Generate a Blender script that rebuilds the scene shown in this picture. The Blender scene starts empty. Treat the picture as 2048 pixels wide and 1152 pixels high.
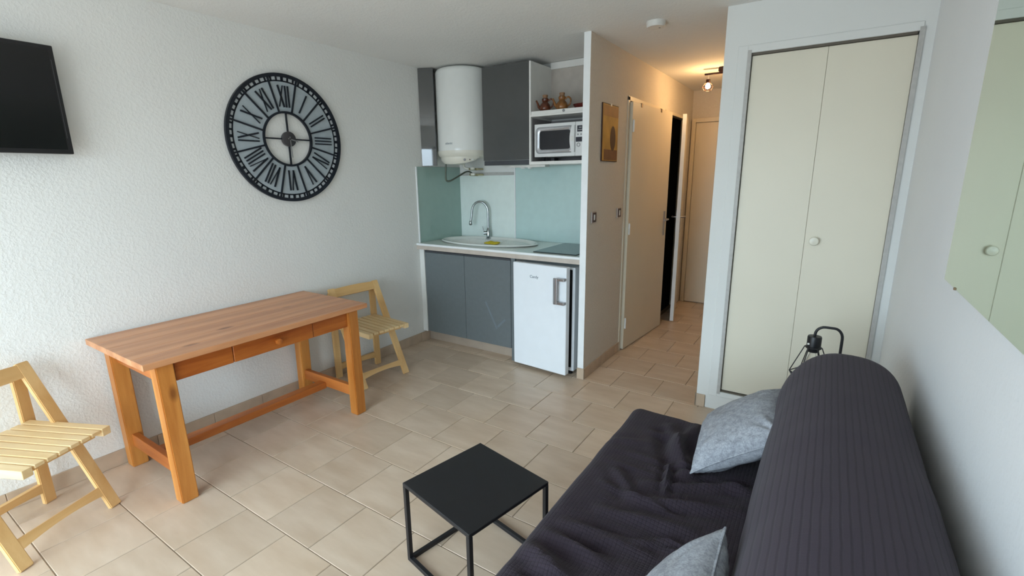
import bpy, bmesh, math, random
from mathutils import Vector, Matrix, noise
random.seed(7)
R = math.radians
scene = bpy.context.scene
C = scene.collection

# ------------------------------------------------------------------ camera
CAM = Vector((3.0675, 0.0, 1.5))
yaw, pitch, roll = R(33.232), R(13.063), R(-0.650)
fwd = Vector((-math.sin(yaw) * math.cos(pitch), math.cos(yaw) * math.cos(pitch), -math.sin(pitch)))
rgt = Vector((math.cos(yaw), math.sin(yaw), 0))
upv = rgt.cross(fwd)
r2 = rgt * math.cos(roll) + upv * math.sin(roll)
u2 = -rgt * math.sin(roll) + upv * math.cos(roll)
cd = bpy.data.cameras.new('camera')
cam = bpy.data.objects.new('camera', cd)
C.objects.link(cam)
cam.matrix_world = Matrix(((r2.x, u2.x, -fwd.x, CAM.x), (r2.y, u2.y, -fwd.y, CAM.y), (r2.z, u2.z, -fwd.z, CAM.z), (0, 0, 0, 1)))
cd.sensor_width = 36.0
cd.lens = 36.0 * 960.97 / 2048.0
cd.clip_start = 0.02
scene.camera = cam

# ------------------------------------------------------------------ light
world = bpy.data.worlds.new('sky'); scene.world = world
world.use_nodes = True
bg = world.node_tree.nodes['Background']
wt_ = world.node_tree
_tc = wt_.nodes.new('ShaderNodeTexCoord'); _sx = wt_.nodes.new('ShaderNodeSeparateXYZ'); _rp = wt_.nodes.new('ShaderNodeValToRGB'); _ma = wt_.nodes.new('ShaderNodeMath')
_ma.operation = 'MULTIPLY_ADD'; _ma.inputs[1].default_value = 0.5; _ma.inputs[2].default_value = 0.5
wt_.links.new(_tc.outputs['Generated'], _sx.inputs[0]); wt_.links.new(_sx.outputs['Z'], _ma.inputs[0]); wt_.links.new(_ma.outputs[0], _rp.inputs[0]); wt_.links.new(_rp.outputs[0], bg.inputs[0])
_e = _rp.color_ramp.elements            # overcast sky above the horizon, darker ground and buildings below
_e[0].position = 0.46; _e[0].color = (0.34, 0.38, 0.41, 1); _e[1].position = 0.54; _e[1].color = (0.69, 0.87, 1.0, 1)
bg.inputs[1].default_value = 9.3
scene.view_settings.view_transform = 'Standard'
scene.view_settings.look = 'None'
scene.view_settings.gamma = 1.0
scene.view_settings.exposure = 0.12
scene.view_settings.use_curve_mapping = False
scene.cycles.diffuse_bounces = 4
scene.cycles.glossy_bounces = 3
scene.cycles.max_bounces = 7
scene.cycles.use_light_tree = False
WIN = (0.10, 2.85, 0.06, 2.06)      # window opening in the back wall: x0 x1 z0 z1
YB = -1.40                           # inner face of the back wall
pl = bpy.data.lights.new('window_portal', 'AREA')
pl.shape = 'RECTANGLE'; pl.size = WIN[1] - WIN[0]; pl.size_y = WIN[3] - WIN[2]
pl.cycles.is_portal = True
po = bpy.data.objects.new('window_portal', pl); C.objects.link(po)
po.location = ((WIN[0] + WIN[1]) / 2, YB - 0.12, (WIN[2] + WIN[3]) / 2)
po.rotation_euler = (R(90), 0, 0)    # emits towards +y

# ------------------------------------------------------------------ materials
def lin(c):
    return tuple((v / 255 / 12.92 if v / 255 <= 0.04045 else ((v / 255 + 0.055) / 1.055) ** 2.4) for v in c)
M = {}
class NT:
    def __init__(s, name):
        s.m = bpy.data.materials.new(name); s.m.use_nodes = True; s.t = s.m.node_tree
        s.b = s.t.nodes['Principled BSDF']; M[name] = s.m
    def n(s, kind, **kw):
        x = s.t.nodes.new(kind)
        for k, v in kw.items():
            if k.startswith('i_'):
                x.inputs[k[2:].replace('_', ' ')].default_value = v
            else: setattr(x, k, v)
        return x
    def l(s, a, b): s.t.links.new(a, b)
    def coords(s, scale=(1, 1, 1), rot=(0, 0, 0)):
        c = s.n('ShaderNodeTexCoord'); mp = s.n('ShaderNodeMapping')
        mp.inputs['Scale'].default_value = scale; mp.inputs['Rotation'].default_value = rot
        s.l(c.outputs['Object'], mp.inputs['Vector']); return mp.outputs[0]
    def ramp(s, fac, stops):
        r = s.n('ShaderNodeValToRGB'); e = r.color_ramp.elements
        while len(e) < len(stops): e.new(0.5)
        for el, (p, c) in zip(e, stops): el.position = p; el.color = (*c, 1) if len(c) == 3 else c
        s.l(fac, r.inputs[0]); return r.outputs[0]
    def bump(s, h, strength, dist):
        b = s.n('ShaderNodeBump'); b.inputs['Strength'].default_value = strength; b.inputs['Distance'].default_value = dist
        s.l(h, b.inputs['Height']); s.l(b.outputs[0], s.b.inputs['Normal']); return b
    def setp(s, col=None, rough=None, metal=None, **kw):
        if col is not None: s.b.inputs['Base Color'].default_value = (*col, 1)
        if rough is not None: s.b.inputs['Roughness'].default_value = rough
        if metal is not None: s.b.inputs['Metallic'].default_value = metal
        for k, v in kw.items(): s.b.inputs[k.replace('_', ' ')].default_value = v
        return s

def plain(name, rgb, rough=0.5, metal=0.0, vary=0.06, scale=14.0, bump=0.0, **kw):
    s = NT(name); c = lin(rgb); s.setp(c, rough, metal, **kw)
    no = s.n('ShaderNodeTexNoise', i_Scale=scale, i_Detail=1.0); s.l(s.coords(), no.inputs['Vector'])
    s.l(s.ramp(no.outputs[0], [(0.3, tuple(v * (1 - vary) for v in c)), (0.7, tuple(min(1, v * (1 + vary)) for v in c))]), s.b.inputs['Base Color'])
    if bump: s.bump(no.outputs[0], bump, 0.002)
    return s

def plaster(name, rgb, strength=0.35, scale=70, dist=0.006):
    s = NT(name); c = lin(rgb); s.setp(c, 0.85)
    co = s.coords()
    a = s.n('ShaderNodeTexNoise', i_Scale=float(scale), i_Detail=2.0, i_Roughness=0.55); s.l(co, a.inputs['Vector'])
    b = s.n('ShaderNodeTexNoise', i_Scale=float(scale) * 0.35, i_Detail=0.0); s.l(co, b.inputs['Vector'])
    r = s.ramp(a.outputs[0], [(0.42, (0, 0, 0)), (0.68, (1, 1, 1))])
    mx = s.n('ShaderNodeMath', operation='ADD'); s.l(r, mx.inputs[0]); s.l(b.outputs[0], mx.inputs[1])
    s.bump(mx.outputs[0], strength, dist)
    k = s.n('ShaderNodeTexNoise', i_Scale=1.6, i_Detail=1.0); s.l(co, k.inputs['Vector'])
    s.l(s.ramp(k.outputs[0], [(0.3, tuple(v * 0.965 for v in c)), (0.7, c)]), s.b.inputs['Base Color'])
    return s

def wood(name, dark, light, axis='y', rough=0.4, grain=38.0, knots=True, contrast=1.0):
    s = NT(name); d, l = lin(dark), lin(light); s.setp(l, rough)
    sc = {'x': (0.09, 1, 1), 'y': (1, 0.09, 1), 'z': (1, 1, 0.09)}[axis]
    co = s.coords(sc)
    n1 = s.n('ShaderNodeTexNoise', i_Scale=grain, i_Detail=5.0, i_Roughness=0.6, i_Distortion=0.6); s.l(co, n1.inputs['Vector'])
    n2 = s.n('ShaderNodeTexNoise', i_Scale=grain * 0.22, i_Detail=2.0, i_Distortion=0.8); s.l(co, n2.inputs['Vector'])
    w = s.n('ShaderNodeTexWave', i_Scale=2.2, i_Distortion=7.0, i_Detail=2.0, i_Detail_Scale=1.2); s.l(co, w.inputs['Vector'])
    mx = s.n('ShaderNodeMix', data_type='FLOAT'); mx.inputs[0].default_value = 0.5; s.l(n1.outputs[0], mx.inputs[2]); s.l(n2.outputs[0], mx.inputs[3])
    m2 = s.n('ShaderNodeMix', data_type='FLOAT'); m2.inputs[0].default_value = 0.22; s.l(mx.outputs[0], m2.inputs[2]); s.l(w.outputs['Fac'], m2.inputs[3])
    col = s.ramp(m2.outputs[0], [(0.5 - 0.22 / contrast, d), (0.5 + 0.14 / contrast, l)])
    if knots:
        kc = s.coords({'x': (0.45, 1, 1), 'y': (1, 0.45, 1), 'z': (1, 1, 0.45)}[axis])
        v = s.n('ShaderNodeTexVoronoi', i_Scale=5.5); s.l(kc, v.inputs['Vector'])
        kr = s.ramp(v.outputs['Distance'], [(0.05, (0.30, 0.22, 0.18)), (0.13, (1, 1, 1))])
        mm = s.n('ShaderNodeMix', data_type='RGBA', blend_type='MULTIPLY'); mm.inputs[0].default_value = 0.75
        s.l(col, mm.inputs[6]); s.l(kr, mm.inputs[7]); col = mm.outputs[2]
    s.l(col, s.b.inputs['Base Color'])
    s.bump(n1.outputs[0], 0.12, 0.001)
    return s

plaster('plaster_white', (236, 235, 230), 0.16, 70, 0.006)
plaster('plaster_hall', (218, 211, 200), 0.5, 95, 0.006)
plaster('ceiling_white', (236, 235, 231), 0.25, 75, 0.003)
plaster('smooth_white', (230, 231, 228), 0.10, 40, 0.002)
plaster('wall_paper', (238, 239, 240), 0.18, 45, 0.002)
plain('room_shade', (34, 31, 30), 0.8)  # near-black colour carries the darkness of the unlit room
plain('paint_edge', (238, 240, 240), 0.5, vary=0.02)
plain('grout', (150, 134, 116), 0.9)
# floor tile: beige stoneware with soft streaks, each tile a shade of its own
s = NT('floor_tile'); s.setp(rough=0.33)
co = s.coords((1, 1, 1)); oi = s.n('ShaderNodeObjectInfo')
ad = s.n('ShaderNodeVectorMath', operation='ADD'); s.l(co, ad.inputs[0])
ml = s.n('ShaderNodeMath', operation='MULTIPLY'); ml.inputs[1].default_value = 30.0; s.l(oi.outputs['Random'], ml.inputs[0]); s.l(ml.outputs[0], ad.inputs[1])
mp = s.n('ShaderNodeMapping'); mp.inputs['Scale'].default_value = (3.0, 11, 1); mp.inputs['Rotation'].default_value = (0, 0, 0.35); s.l(ad.outputs[0], mp.inputs[0])
no = s.n('ShaderNodeTexNoise', i_Scale=1.0, i_Detail=4.0, i_Roughness=0.55); s.l(mp.outputs[0], no.inputs['Vector'])
col = s.ramp(no.outputs[0], [(0.28, lin((200, 176, 151))), (0.72, lin((219, 198, 176)))])
hs = s.n('ShaderNodeHueSaturation'); mr = s.n('ShaderNodeMapRange'); mr.inputs[3].default_value = 0.93; mr.inputs[4].default_value = 1.06
s.l(oi.outputs['Random'], mr.inputs[0]); s.l(mr.outputs[0], hs.inputs['Value']); s.l(col, hs.inputs['Color']); s.l(hs.outputs[0], s.b.inputs['Base Color'])
n2 = s.n('ShaderNodeTexNoise', i_Scale=60.0); s.l(co, n2.inputs['Vector']); s.bump(n2.outputs[0], 0.06, 0.001)
s = plain('base_tile', (194, 172, 149), 0.4, vary=0.08)

wood('table_top', (182, 116, 72), (218, 156, 110), 'y', 0.34)
wood('table_front', (150, 70, 18), (206, 122, 50), 'y', 0.36, contrast=1.1)
wood('table_leg', (180, 106, 40), (220, 150, 74), 'z', 0.38)
wood('table_rail', (158, 82, 30), (206, 124, 58), 'y', 0.4)
wood('table_cross', (158, 82, 30), (206, 124, 58), 'x', 0.4)
wood('chair_slat', (226, 190, 134), (244, 218, 170), 'x', 0.42, knots=False)
wood('chair_leg', (214, 166, 104), (234, 194, 134), 'z', 0.42, knots=False)
wood('chair_rail', (214, 166, 104), (234, 194, 134), 'y', 0.42, knots=False)
plain('black_metal', (24, 24, 28), 0.42, 0.0, vary=0.1)
plain('clock_iron', (26, 32, 42), 0.45, 0.3, vary=0.15)
plain('clock_plate', (170, 180, 185), 0.45, 0.0, vary=0.05, scale=25)
plain('track_lit_wall', (196, 201, 203), 0.5, vary=0.03)
plain('clock_hub', (66, 64, 66), 0.4, 0.2)
plain('clock_hand', (150, 150, 150), 0.35, 0.4)
plain('tv_screen', (10, 10, 12), 0.18, vary=0.02)
plain('tv_case', (20, 18, 20), 0.4)
plain('tv_line', (70, 70, 72), 0.3)
plain('cab_grey', (108, 115, 117), 0.28, vary=0.03, scale=30)
plain('cab_streak', (116, 126, 132), 0.4, vary=0.05)
plain('cab_dark', (84, 85, 84), 0.16, vary=0.02)
plain('panel_gloss', (84, 85, 84), 0.03, vary=0.02, Coat_Weight=1.0, Coat_Roughness=0.02)
plain('cab_strip', (70, 72, 76), 0.35)
plain('cab_white', (232, 231, 226), 0.35, vary=0.02)
plain('plinth', (176, 160, 144), 0.45, vary=0.04)
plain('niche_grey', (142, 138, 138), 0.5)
plain('niche_shade', (186, 178, 168), 0.6)  # shade at the back of the upper niche, put into the colour
plain('worktop', (226, 230, 222), 0.16, vary=0.03, scale=60)
plain('worktop_edge', (196, 184, 172), 0.4)
plain('sink_white', (238, 240, 234), 0.12, vary=0.015)
plain('chrome', (170, 176, 178), 0.12, 1.0, vary=0.03)
plain('steel', (168, 164, 164), 0.3, 0.9, vary=0.05)
plain('brass', (196, 186, 150), 0.3, 0.8)
plain('glass_green', (158, 184, 174), 0.10, vary=0.02, Coat_Weight=0.3)
plain('glass_blue', (192, 217, 214), 0.10, vary=0.02, Coat_Weight=0.3)
plain('panel_mint', (230, 241, 236), 0.25, vary=0.02)
plain('hob_glass', (46, 56, 58), 0.08, vary=0.04)
plain('fridge_white', (240, 244, 248), 0.3, vary=0.01)
plain('fridge_gasket', (190, 192, 194), 0.6)
plain('fridge_dark', (16, 15, 16), 0.7)
plain('logo_grey', (92, 106, 120), 0.4)
plain('heater_white', (232, 234, 230), 0.05, vary=0.01)
plain('heater_beige', (226, 223, 210), 0.32, vary=0.02)
plain('hose', (92, 98, 86), 0.4, 0.5, vary=0.2, scale=200)
plain('pvc', (222, 220, 208), 0.4)
plain('sponge', (206, 184, 46), 0.9, bump=0.4, scale=90, vary=0.12)
plain('mw_white', (226, 227, 226), 0.3, vary=0.02)
plain('mw_silver', (196, 198, 202), 0.22, 0.55, vary=0.04)
plain('mw_window', (34, 34, 38), 0.25)
plain('mw_dark', (30, 30, 44), 0.25)
plain('mw_grey', (140, 140, 142), 0.4)
plain('pot_dark', (92, 50, 32), 0.16, vary=0.35, scale=30)
plain('pot_light', (136, 90, 46), 0.16, vary=0.35, scale=26)
plain('pot_cork', (146, 108, 76), 0.6, vary=0.2)
plain('dish_red', (84, 26, 20), 0.25)
plain('door_cream', (222, 212, 192), 0.4, vary=0.02, scale=3)
plain('closet_cream', (229, 222, 203), 0.42, vary=0.015, scale=3)
plain('frame_grey', (186, 184, 180), 0.5, 0.0, vary=0.06, scale=40)
plain('track_dark', (98, 90, 78), 0.5)
plain('seam_dark', (176, 172, 156), 0.8)
plain('knob_cream', (232, 228, 212), 0.3)
plain('switch_silver', (190, 182, 180), 0.3, 0.5)
plain('switch_dark', (78, 64, 66), 0.35)
plain('hook_brown', (132, 108, 82), 0.4, 0.4)
plain('poster_ochre', (186, 142, 62), 0.6, vary=0.18, scale=9)
plain('poster_top', (160, 112, 58), 0.6, vary=0.15, scale=14)
plain('poster_brown', (118, 78, 50), 0.6, vary=0.1)
plain('poster_dark', (62, 30, 22), 0.6)
plain('poster_pale', (206, 186, 130), 0.6)
plain('mirror', (206, 222, 208), 0.015, 1.0, vary=0.005)
plain('mirror_edge', (120, 140, 126), 0.2)
plain('plastic_white', (222, 220, 214), 0.4)
plain('lamp_bronze', (52, 28, 20), 0.4, 0.5)
s = NT('bulb_lit'); s.setp((1, 0.8, 0.5), 0.4)
s.b.inputs['Emission Color'].default_value = (1.0, 0.60, 0.26, 1); s.b.inputs['Emission Strength'].default_value = 260.0
s = NT('clear_glass'); s.setp((1, 1, 1), 0.03); s.b.inputs['Transmission Weight'].default_value = 1.0; s.b.inputs['IOR'].default_value = 1.2

# ribbed stretch fabric; ribs run along y, finer cross ribs make a waffle
def ribbed(name, rgb, px, py, cross, strength):
    """px, py: rib pitch in metres across x and along y"""
    s = NT(name); c = lin(rgb); s.setp(c, 0.95)
    s.b.inputs['Sheen Weight'].default_value = 0.05; s.b.inputs['Sheen Roughness'].default_value = 0.5
    def groove(direction, pitch):
        w = s.n('ShaderNodeTexWave', bands_direction=direction, i_Scale=0.314159 / pitch, i_Distortion=0.7, i_Detail=1.0); s.l(s.coords(), w.inputs['Vector'])
        r_ = s.ramp(w.outputs['Fac'], [(0.0, (0, 0, 0)), (0.35, (1, 1, 1))]); return r_
    a_ = groove('X', px); b_ = groove('Y', py)
    mu = s.n('ShaderNodeMix', data_type='FLOAT'); mu.inputs[0].default_value = cross; s.l(a_, mu.inputs[2]); s.l(b_, mu.inputs[3])
    fz = s.n('ShaderNodeTexNoise', i_Scale=420.0, i_Detail=2.0); s.l(s.coords(), fz.inputs['Vector'])
    ad = s.n('ShaderNodeMath', operation='MULTIPLY_ADD'); ad.inputs[1].default_value = 0.35; s.l(fz.outputs[0], ad.inputs[0]); s.l(mu.outputs[0], ad.inputs[2])
    s.bump(ad.outputs[0], strength, 0.004)
    s.l(s.ramp(mu.outputs[0], [(0.0, tuple(v * 0.70 for v in c)), (0.8, c)]), s.b.inputs['Base Color'])
ribbed('sofa_seat', (47, 37, 47), 0.012, 0.010, 0.5, 0.60)
ribbed('sofa_back', (59, 50, 61), 0.0155, 0.009, 0.08, 0.24)
s = NT('pillow_grey'); c = lin((158, 163, 172)); s.setp(c, 0.85)
co = s.coords((1, 1, 1)); a = s.n('ShaderNodeTexNoise', i_Scale=220.0, i_Detail=3.0); s.l(co, a.inputs['Vector'])
b_ = s.n('ShaderNodeTexNoise', i_Scale=60.0, i_Detail=4.0); s.l(co, b_.inputs['Vector'])
mx = s.n('ShaderNodeMix', data_type='FLOAT'); mx.inputs[0].default_value = 0.5; s.l(a.outputs[0], mx.inputs[2]); s.l(b_.outputs[0], mx.inputs[3])
s.l(s.ramp(mx.outputs[0], [(0.34, lin((128, 131, 138))), (0.66, lin((178, 181, 188)))]), s.b.inputs['Base Color'])
s.bump(a.outputs[0], 0.3, 0.002)

# ------------------------------------------------------------------ mesh helpers
def box(bm, lo, hi, mat=None):
    vs = [bm.verts.new((x, y, z)) for x in (lo[0], hi[0]) for y in (lo[1], hi[1]) for z in (lo[2], hi[2])]
    if mat is not None:
        for v in vs: v.co = mat @ v.co
    for f in ((0, 1, 3, 2), (4, 6, 7, 5), (0, 4, 5, 1), (2, 3, 7, 6), (0, 2, 6, 4), (1, 5, 7, 3)):
        bm.faces.new([vs[i] for i in f])
    return vs
def B(*boxes, bevel=0.0, seg=2):
    bm = bmesh.new()
    for lo, hi in boxes: box(bm, lo, hi)
    if bevel: bmesh.ops.bevel(bm, geom=list(bm.edges), offset=bevel, segments=seg, affect='EDGES', profile=0.5)
    return bm
def bar(bm, a, b, w, t, ref=(0, 0, 1)):
    """box from a to b; w along the side axis, t along the remaining axis"""
    a, b = Vector(a), Vector(b); d = (b - a); L = d.length; d.normalize()
    sd = d.cross(Vector(ref)); 
    if sd.length < 1e-5: sd = d.cross(Vector((1, 0, 0)))
    sd.normalize(); up = sd.cross(d)
    m = Matrix(((sd.x, d.x, up.x, a.x), (sd.y, d.y, up.y, a.y), (sd.z, d.z, up.z, a.z), (0, 0, 0, 1)))
    box(bm, (-w / 2, 0, -t / 2), (w / 2, L, t / 2), m)
def tube(bm, pts, r, n=10, closed=False, caps=True):
    pts = [Vector(p) for p in pts]; rings = []; N = len(pts)
    prev = None
    for i, p in enumerate(pts):
        if closed: d = pts[(i + 1) % N] - pts[i - 1]
        else: d = pts[min(i + 1, N - 1)] - pts[max(i - 1, 0)]
        d.normalize()
        if prev is None:
            s_ = d.cross(Vector((0, 0, 1)))
            if s_.length < 1e-3: s_ = d.cross(Vector((1, 0, 0)))
        else: s_ = prev - d * prev.dot(d)
        s_.normalize(); prev = s_; u_ = d.cross(s_)
        rr = r[i] if isinstance(r, (list, tuple)) else r
        rings.append([bm.verts.new(p + s_ * (rr * math.cos(2 * math.pi * k / n)) + u_ * (rr * math.sin(2 * math.pi * k / n))) for k in range(n)])
    for i in range(N if closed else N - 1):
        a, b = rings[i], rings[(i + 1) % N]
        for k in range(n): bm.faces.new((a[k], a[(k + 1) % n], b[(k + 1) % n], b[k]))
    if caps and not closed:
        bm.faces.new(rings[0][::-1]); bm.faces.new(rings[-1])
def lathe(bm, prof, c=(0, 0, 0), n=32, axis='z', a0=0.0, a1=2 * math.pi):
    """prof: list of (r, h)"""
    full = abs(a1 - a0 - 2 * math.pi) < 1e-6; rings = []
    for r_, h_ in prof:
        ring = []
        for k in range(n if full else n + 1):
            a = a0 + (a1 - a0) * k / n
            p = {'z': (r_ * math.cos(a), r_ * math.sin(a), h_), 'x': (h_, r_ * math.cos(a), r_ * math.sin(a)), 'y': (r_ * math.cos(a), h_, r_ * math.sin(a))}[axis]
            ring.append(bm.verts.new((p[0] + c[0], p[1] + c[1], p[2] + c[2])))
        rings.append(ring)
    m = len(rings[0])
    for i in range(len(rings) - 1):
        for k in range(m if full else m - 1):
            bm.faces.new((rings[i][k], rings[i][(k + 1) % m], rings[i + 1][(k + 1) % m], rings[i + 1][k]))
    if full:
        for ring in (rings[0], rings[-1]):
            try: bm.faces.new(ring)
            except Exception: pass
def prism(bm, poly, lo, hi, axis='x'):
    """poly 2D; extruded along axis between lo and hi. axis x: (y,z); y: (x,z); z: (x,y)"""
    def P(p, h): return {'x': (h, p[0], p[1]), 'y': (p[0], h, p[1]), 'z': (p[0], p[1], h)}[axis]
    a = [bm.verts.new(P(p, lo)) for p in poly]; b = [bm.verts.new(P(p, hi)) for p in poly]; n = len(poly)
    bm.faces.new(a); bm.faces.new(b[::-1])
    for i in range(n): bm.faces.new((a[i], b[i], b[(i + 1) % n], a[(i + 1) % n]))
def arc(cx, cy, r, a0, a1, n):
    return [(cx + r * math.cos(R(a0 + (a1 - a0) * i / n)), cy + r * math.sin(R(a0 + (a1 - a0) * i / n))) for i in range(n + 1)]

def obj(name, bm, mat, parent=None, smooth=False, origin=None, label=None):
    """bm in parent-local coordinates, or in world coordinates when origin is given (then moved to be local)"""
    bmesh.ops.recalc_face_normals(bm, faces=list(bm.faces))
    if origin is not None: bmesh.ops.translate(bm, verts=list(bm.verts), vec=-Vector(origin))
    me = bpy.data.meshes.new(name); bm.to_mesh(me); bm.free()
    me.materials.append(M[mat] if isinstance(mat, str) else mat)
    if smooth:
        for p in me.polygons: p.use_smooth = True
        try: me.set_sharp_from_angle(angle=R(40))
        except Exception: pass
    o = bpy.data.objects.new(name, me); C.objects.link(o)
    if parent is not None: o.parent = parent
    elif origin is not None: o.location = origin
    if label: o['label'] = label
    return o
def thing(name, label, cat, loc=(0, 0, 0), rotz=0.0, group=None, rot=None):
    o = bpy.data.objects.new(name, None); C.objects.link(o); o.empty_display_size = 0.05
    o.location = loc; o.rotation_euler = rot or (0, 0, rotz)
    tag(o, label, cat, group); return o
def tag(o, label, cat, group=None):
    o['label'] = label; o['category'] = cat
    if group: o['group'] = group
    return o
def struct(name, bm, mat, label=None, parent=None, origin=None, smooth=False):
    o = obj(name, bm, mat, parent, smooth, origin)
    if parent is None:
        o['kind'] = 'structure'
        if label: o['label'] = label
    return o
def text(name, body, size, mat, parent, loc, rot, depth=0.0006):
    cu = bpy.data.curves.new(name, 'FONT'); cu.body = body; cu.size = size; cu.extrude = depth; cu.align_x = 'CENTER'; cu.align_y = 'CENTER'
    t = bpy.data.objects.new(name, cu); C.objects.link(t)
    dg = bpy.context.evaluated_depsgraph_get(); me = bpy.data.meshes.new_from_object(t.evaluated_get(dg)); me.name = name
    bpy.data.objects.remove(t); bpy.data.curves.remove(cu)
    me.materials.clear(); me.materials.append(M[mat])
    o = bpy.data.objects.new(name, me); C.objects.link(o); o.parent = parent; o.location = loc; o.rotation_euler = rot
    return o

# ------------------------------------------------------------------ dimensions
H = 2.407            # ceiling
XR = 3.39            # right wall
XP0, XP1 = 1.608, 1.655   # partition between kitchenette and hall
YC = 3.139           # closet wall
XH = 2.47            # hall right wall
YK = 3.77            # kitchen back wall
YE = 5.90            # hall end wall
YPF = 3.12           # front of the partition

# ------------------------------------------------------------------ setting
fl = struct('floor', B(((-0.1, YB - 0.1, -0.05), (XR + 0.1, YE + 0.1, -0.003))), 'grout', 'beige square floor tiles laid in offset rows')
T = 0.308; g = 0.0035
def tile_mesh(w, d):
    bm = B(((0, 0, -0.012), (w, d, 0.0)), bevel=0.0018, seg=1)
    me = bpy.data.meshes.new('tile'); bm.to_mesh(me); bm.free(); me.materials.append(M['floor_tile']); return me
cache = {}
def add_tile(x0, y0, x1, y1):
    k = (round(x1 - x0, 4), round(y1 - y0, 4))
    if k[0] < 0.012 or k[1] < 0.012: return
    if k not in cache: cache[k] = tile_mesh(*k)
    o = bpy.data.objects.new('tile', cache[k]); C.objects.link(o); o.location = (x0, y0, random.uniform(-0.0006, 0)); o.parent = fl
row0 = int(math.floor((YB - 0.955) / T))
for k in range(row0, 17):
    ya, yb = 0.955 + k * T, 0.955 + (k + 1) * T
    off = 1.410 if k % 2 == 0 else 1.256
    regions = []
    if ya < YC + 0.05: regions.append((0.0, XR, YB, YC + 0.004))
    if yb > YC: regions.append((XP1, XH, YC + 0.004, YE))
    if yb > YC and ya < 3.3: regions.append((0.0, XP0, YC + 0.004, 3.30))
    for (rx0, rx1, ry0, ry1) in regions:
        ry1_ = ry1
        y0, y1 = max(ya, ry0), min(yb, ry1_)
        if y1 - y0 < 0.012: continue
        # a row cut by the closet line belongs together with its hall half
        j = int(math.floor((rx0 - off) / T))
        while off + j * T < rx1:
            x0, x1 = max(off + j * T, rx0), min(off + (j + 1) * T, rx1)
            yy0 = y0 + (g / 2 if y0 == ya else 0.0); yy1 = y1 - (g / 2 if y1 == yb else 0.0)
            add_tile(x0 + g / 2, yy0, x1 - g / 2, yy1); j += 1

struct('ceiling', B(((-0.1, YB - 0.1, H), (XR + 0.1, YE + 0.1, H + 0.1))), 'ceiling_white', 'off-white textured ceiling')
struct('wall_left', B(((-0.12, YB - 0.1, -0.05), (0.0, YK + 0.1, H))), 'plaster_white', 'white rough plaster wall behind the dining table')
struct('wall_kitchen', B(((0.0, YK, 0), (XP0, YK + 0.08, H))), 'smooth_white', 'white wall at the back of the kitchenette')
w_p = struct('wall_partition', B(((XP0, YPF + 0.002, 0), (XP1, 3.835, H))), 'plaster_hall', 'rough plaster partition between kitchenette and hallway')
obj('edge', B(((XP0 - 0.001, YPF, 0.0), (XP1 + 0.0005, YPF + 0.004, H))), 'paint_edge', w_p)
obj('inner_face', B(((XP0 - 0.002, YPF + 0.004, 0.0), (XP0 - 0.0005, YK, H))), 'smooth_white', w_p)
# hall left wall with two door openings
struct('wall_hall', B(((XP0, 3.835, 2.10), (XP1, YE, H)), ((XP0, 4.800, 0), (XP1, 4.860, 2.10)), ((XP0, 5.66, 0), (XP1, YE, 2.10))), 'plaster_hall', 'warm lit plaster wall along the hallway')
struct('wall_end', B(((XP0, YE, 0), (XH + 0.1, YE + 0.1, H))), 'plaster_hall', 'end wall of the hallway')
struct('wall_bathroom', B(((0.45, 3.90, 0), (0.5, YE, H)), ((0.5, 3.86, 0), (XP0, 3.90, H)), ((0.5, YE, 0), (XP0, YE + 0.05, H))), 'room_shade', 'unlit room behind the hallway doors')
struct('floor_bathroom', B(((0.5, 3.9, -0.004), (XP0, YE, -0.001))), 'room_shade')
# closet wall: pieces around the opening
CX0, CX1, CZ0, CZ1 = 2.594, 3.345, 0.127, 2.150
struct('wall_closet', B(((XH, YC, 0), (CX0, YC + 0.10, H)), ((CX1, YC, 0), (XR, YC + 0.10, H)), ((CX0, YC, CZ1), (CX1, YC + 0.10, H)), ((CX0, YC, 0), (CX1, YC + 0.10, CZ0))), 'smooth_white', 'white wall around the built-in closet')
struct('wall_hall_right', B(((XH, YC + 0.10, 0), (XH + 0.06, YE, H))), 'plaster_hall')
struct('wall_closet_back', B(((XH + 0.06, YC + 0.6, 0), (XR, YC + 0.65, H))), 'smooth_white')
struct('wall_right', B(((XR, YB - 0.1, -0.05), (XR + 0.12, YC + 0.7, H))), 'wall_paper', 'pale wall behind the sofa')
x0, x1, z0, z1 = WIN
struct('wall_back', B(((-0.1, YB - 0.12, -0.05), (x0, YB, H)), ((x1, YB - 0.12, -0.05), (XR + 0.1, YB, H)), ((x0, YB - 0.12, z1), (x1, YB, H)), ((x0, YB - 0.12, -0.05), (x1, YB, z0))), 'smooth_white')
wf = struct('window_1', B(((x0, YB - 0.09, z0), (x0 + 0.05, YB - 0.03, z1)), ((x1 - 0.05, YB - 0.09, z0), (x1, YB - 0.03, z1)), ((x0, YB - 0.09, z0), (x1, YB - 0.03, z0 + 0.05)), ((x0, YB - 0.09, z1 - 0.05), (x1, YB - 0.03, z1)), (((x0 + x1) / 2 - 0.04, YB - 0.09, z0), ((x0 + x1) / 2 + 0.04, YB - 0.03, z1))), 'paint_edge', 'sliding window frame behind the viewpoint')

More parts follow.
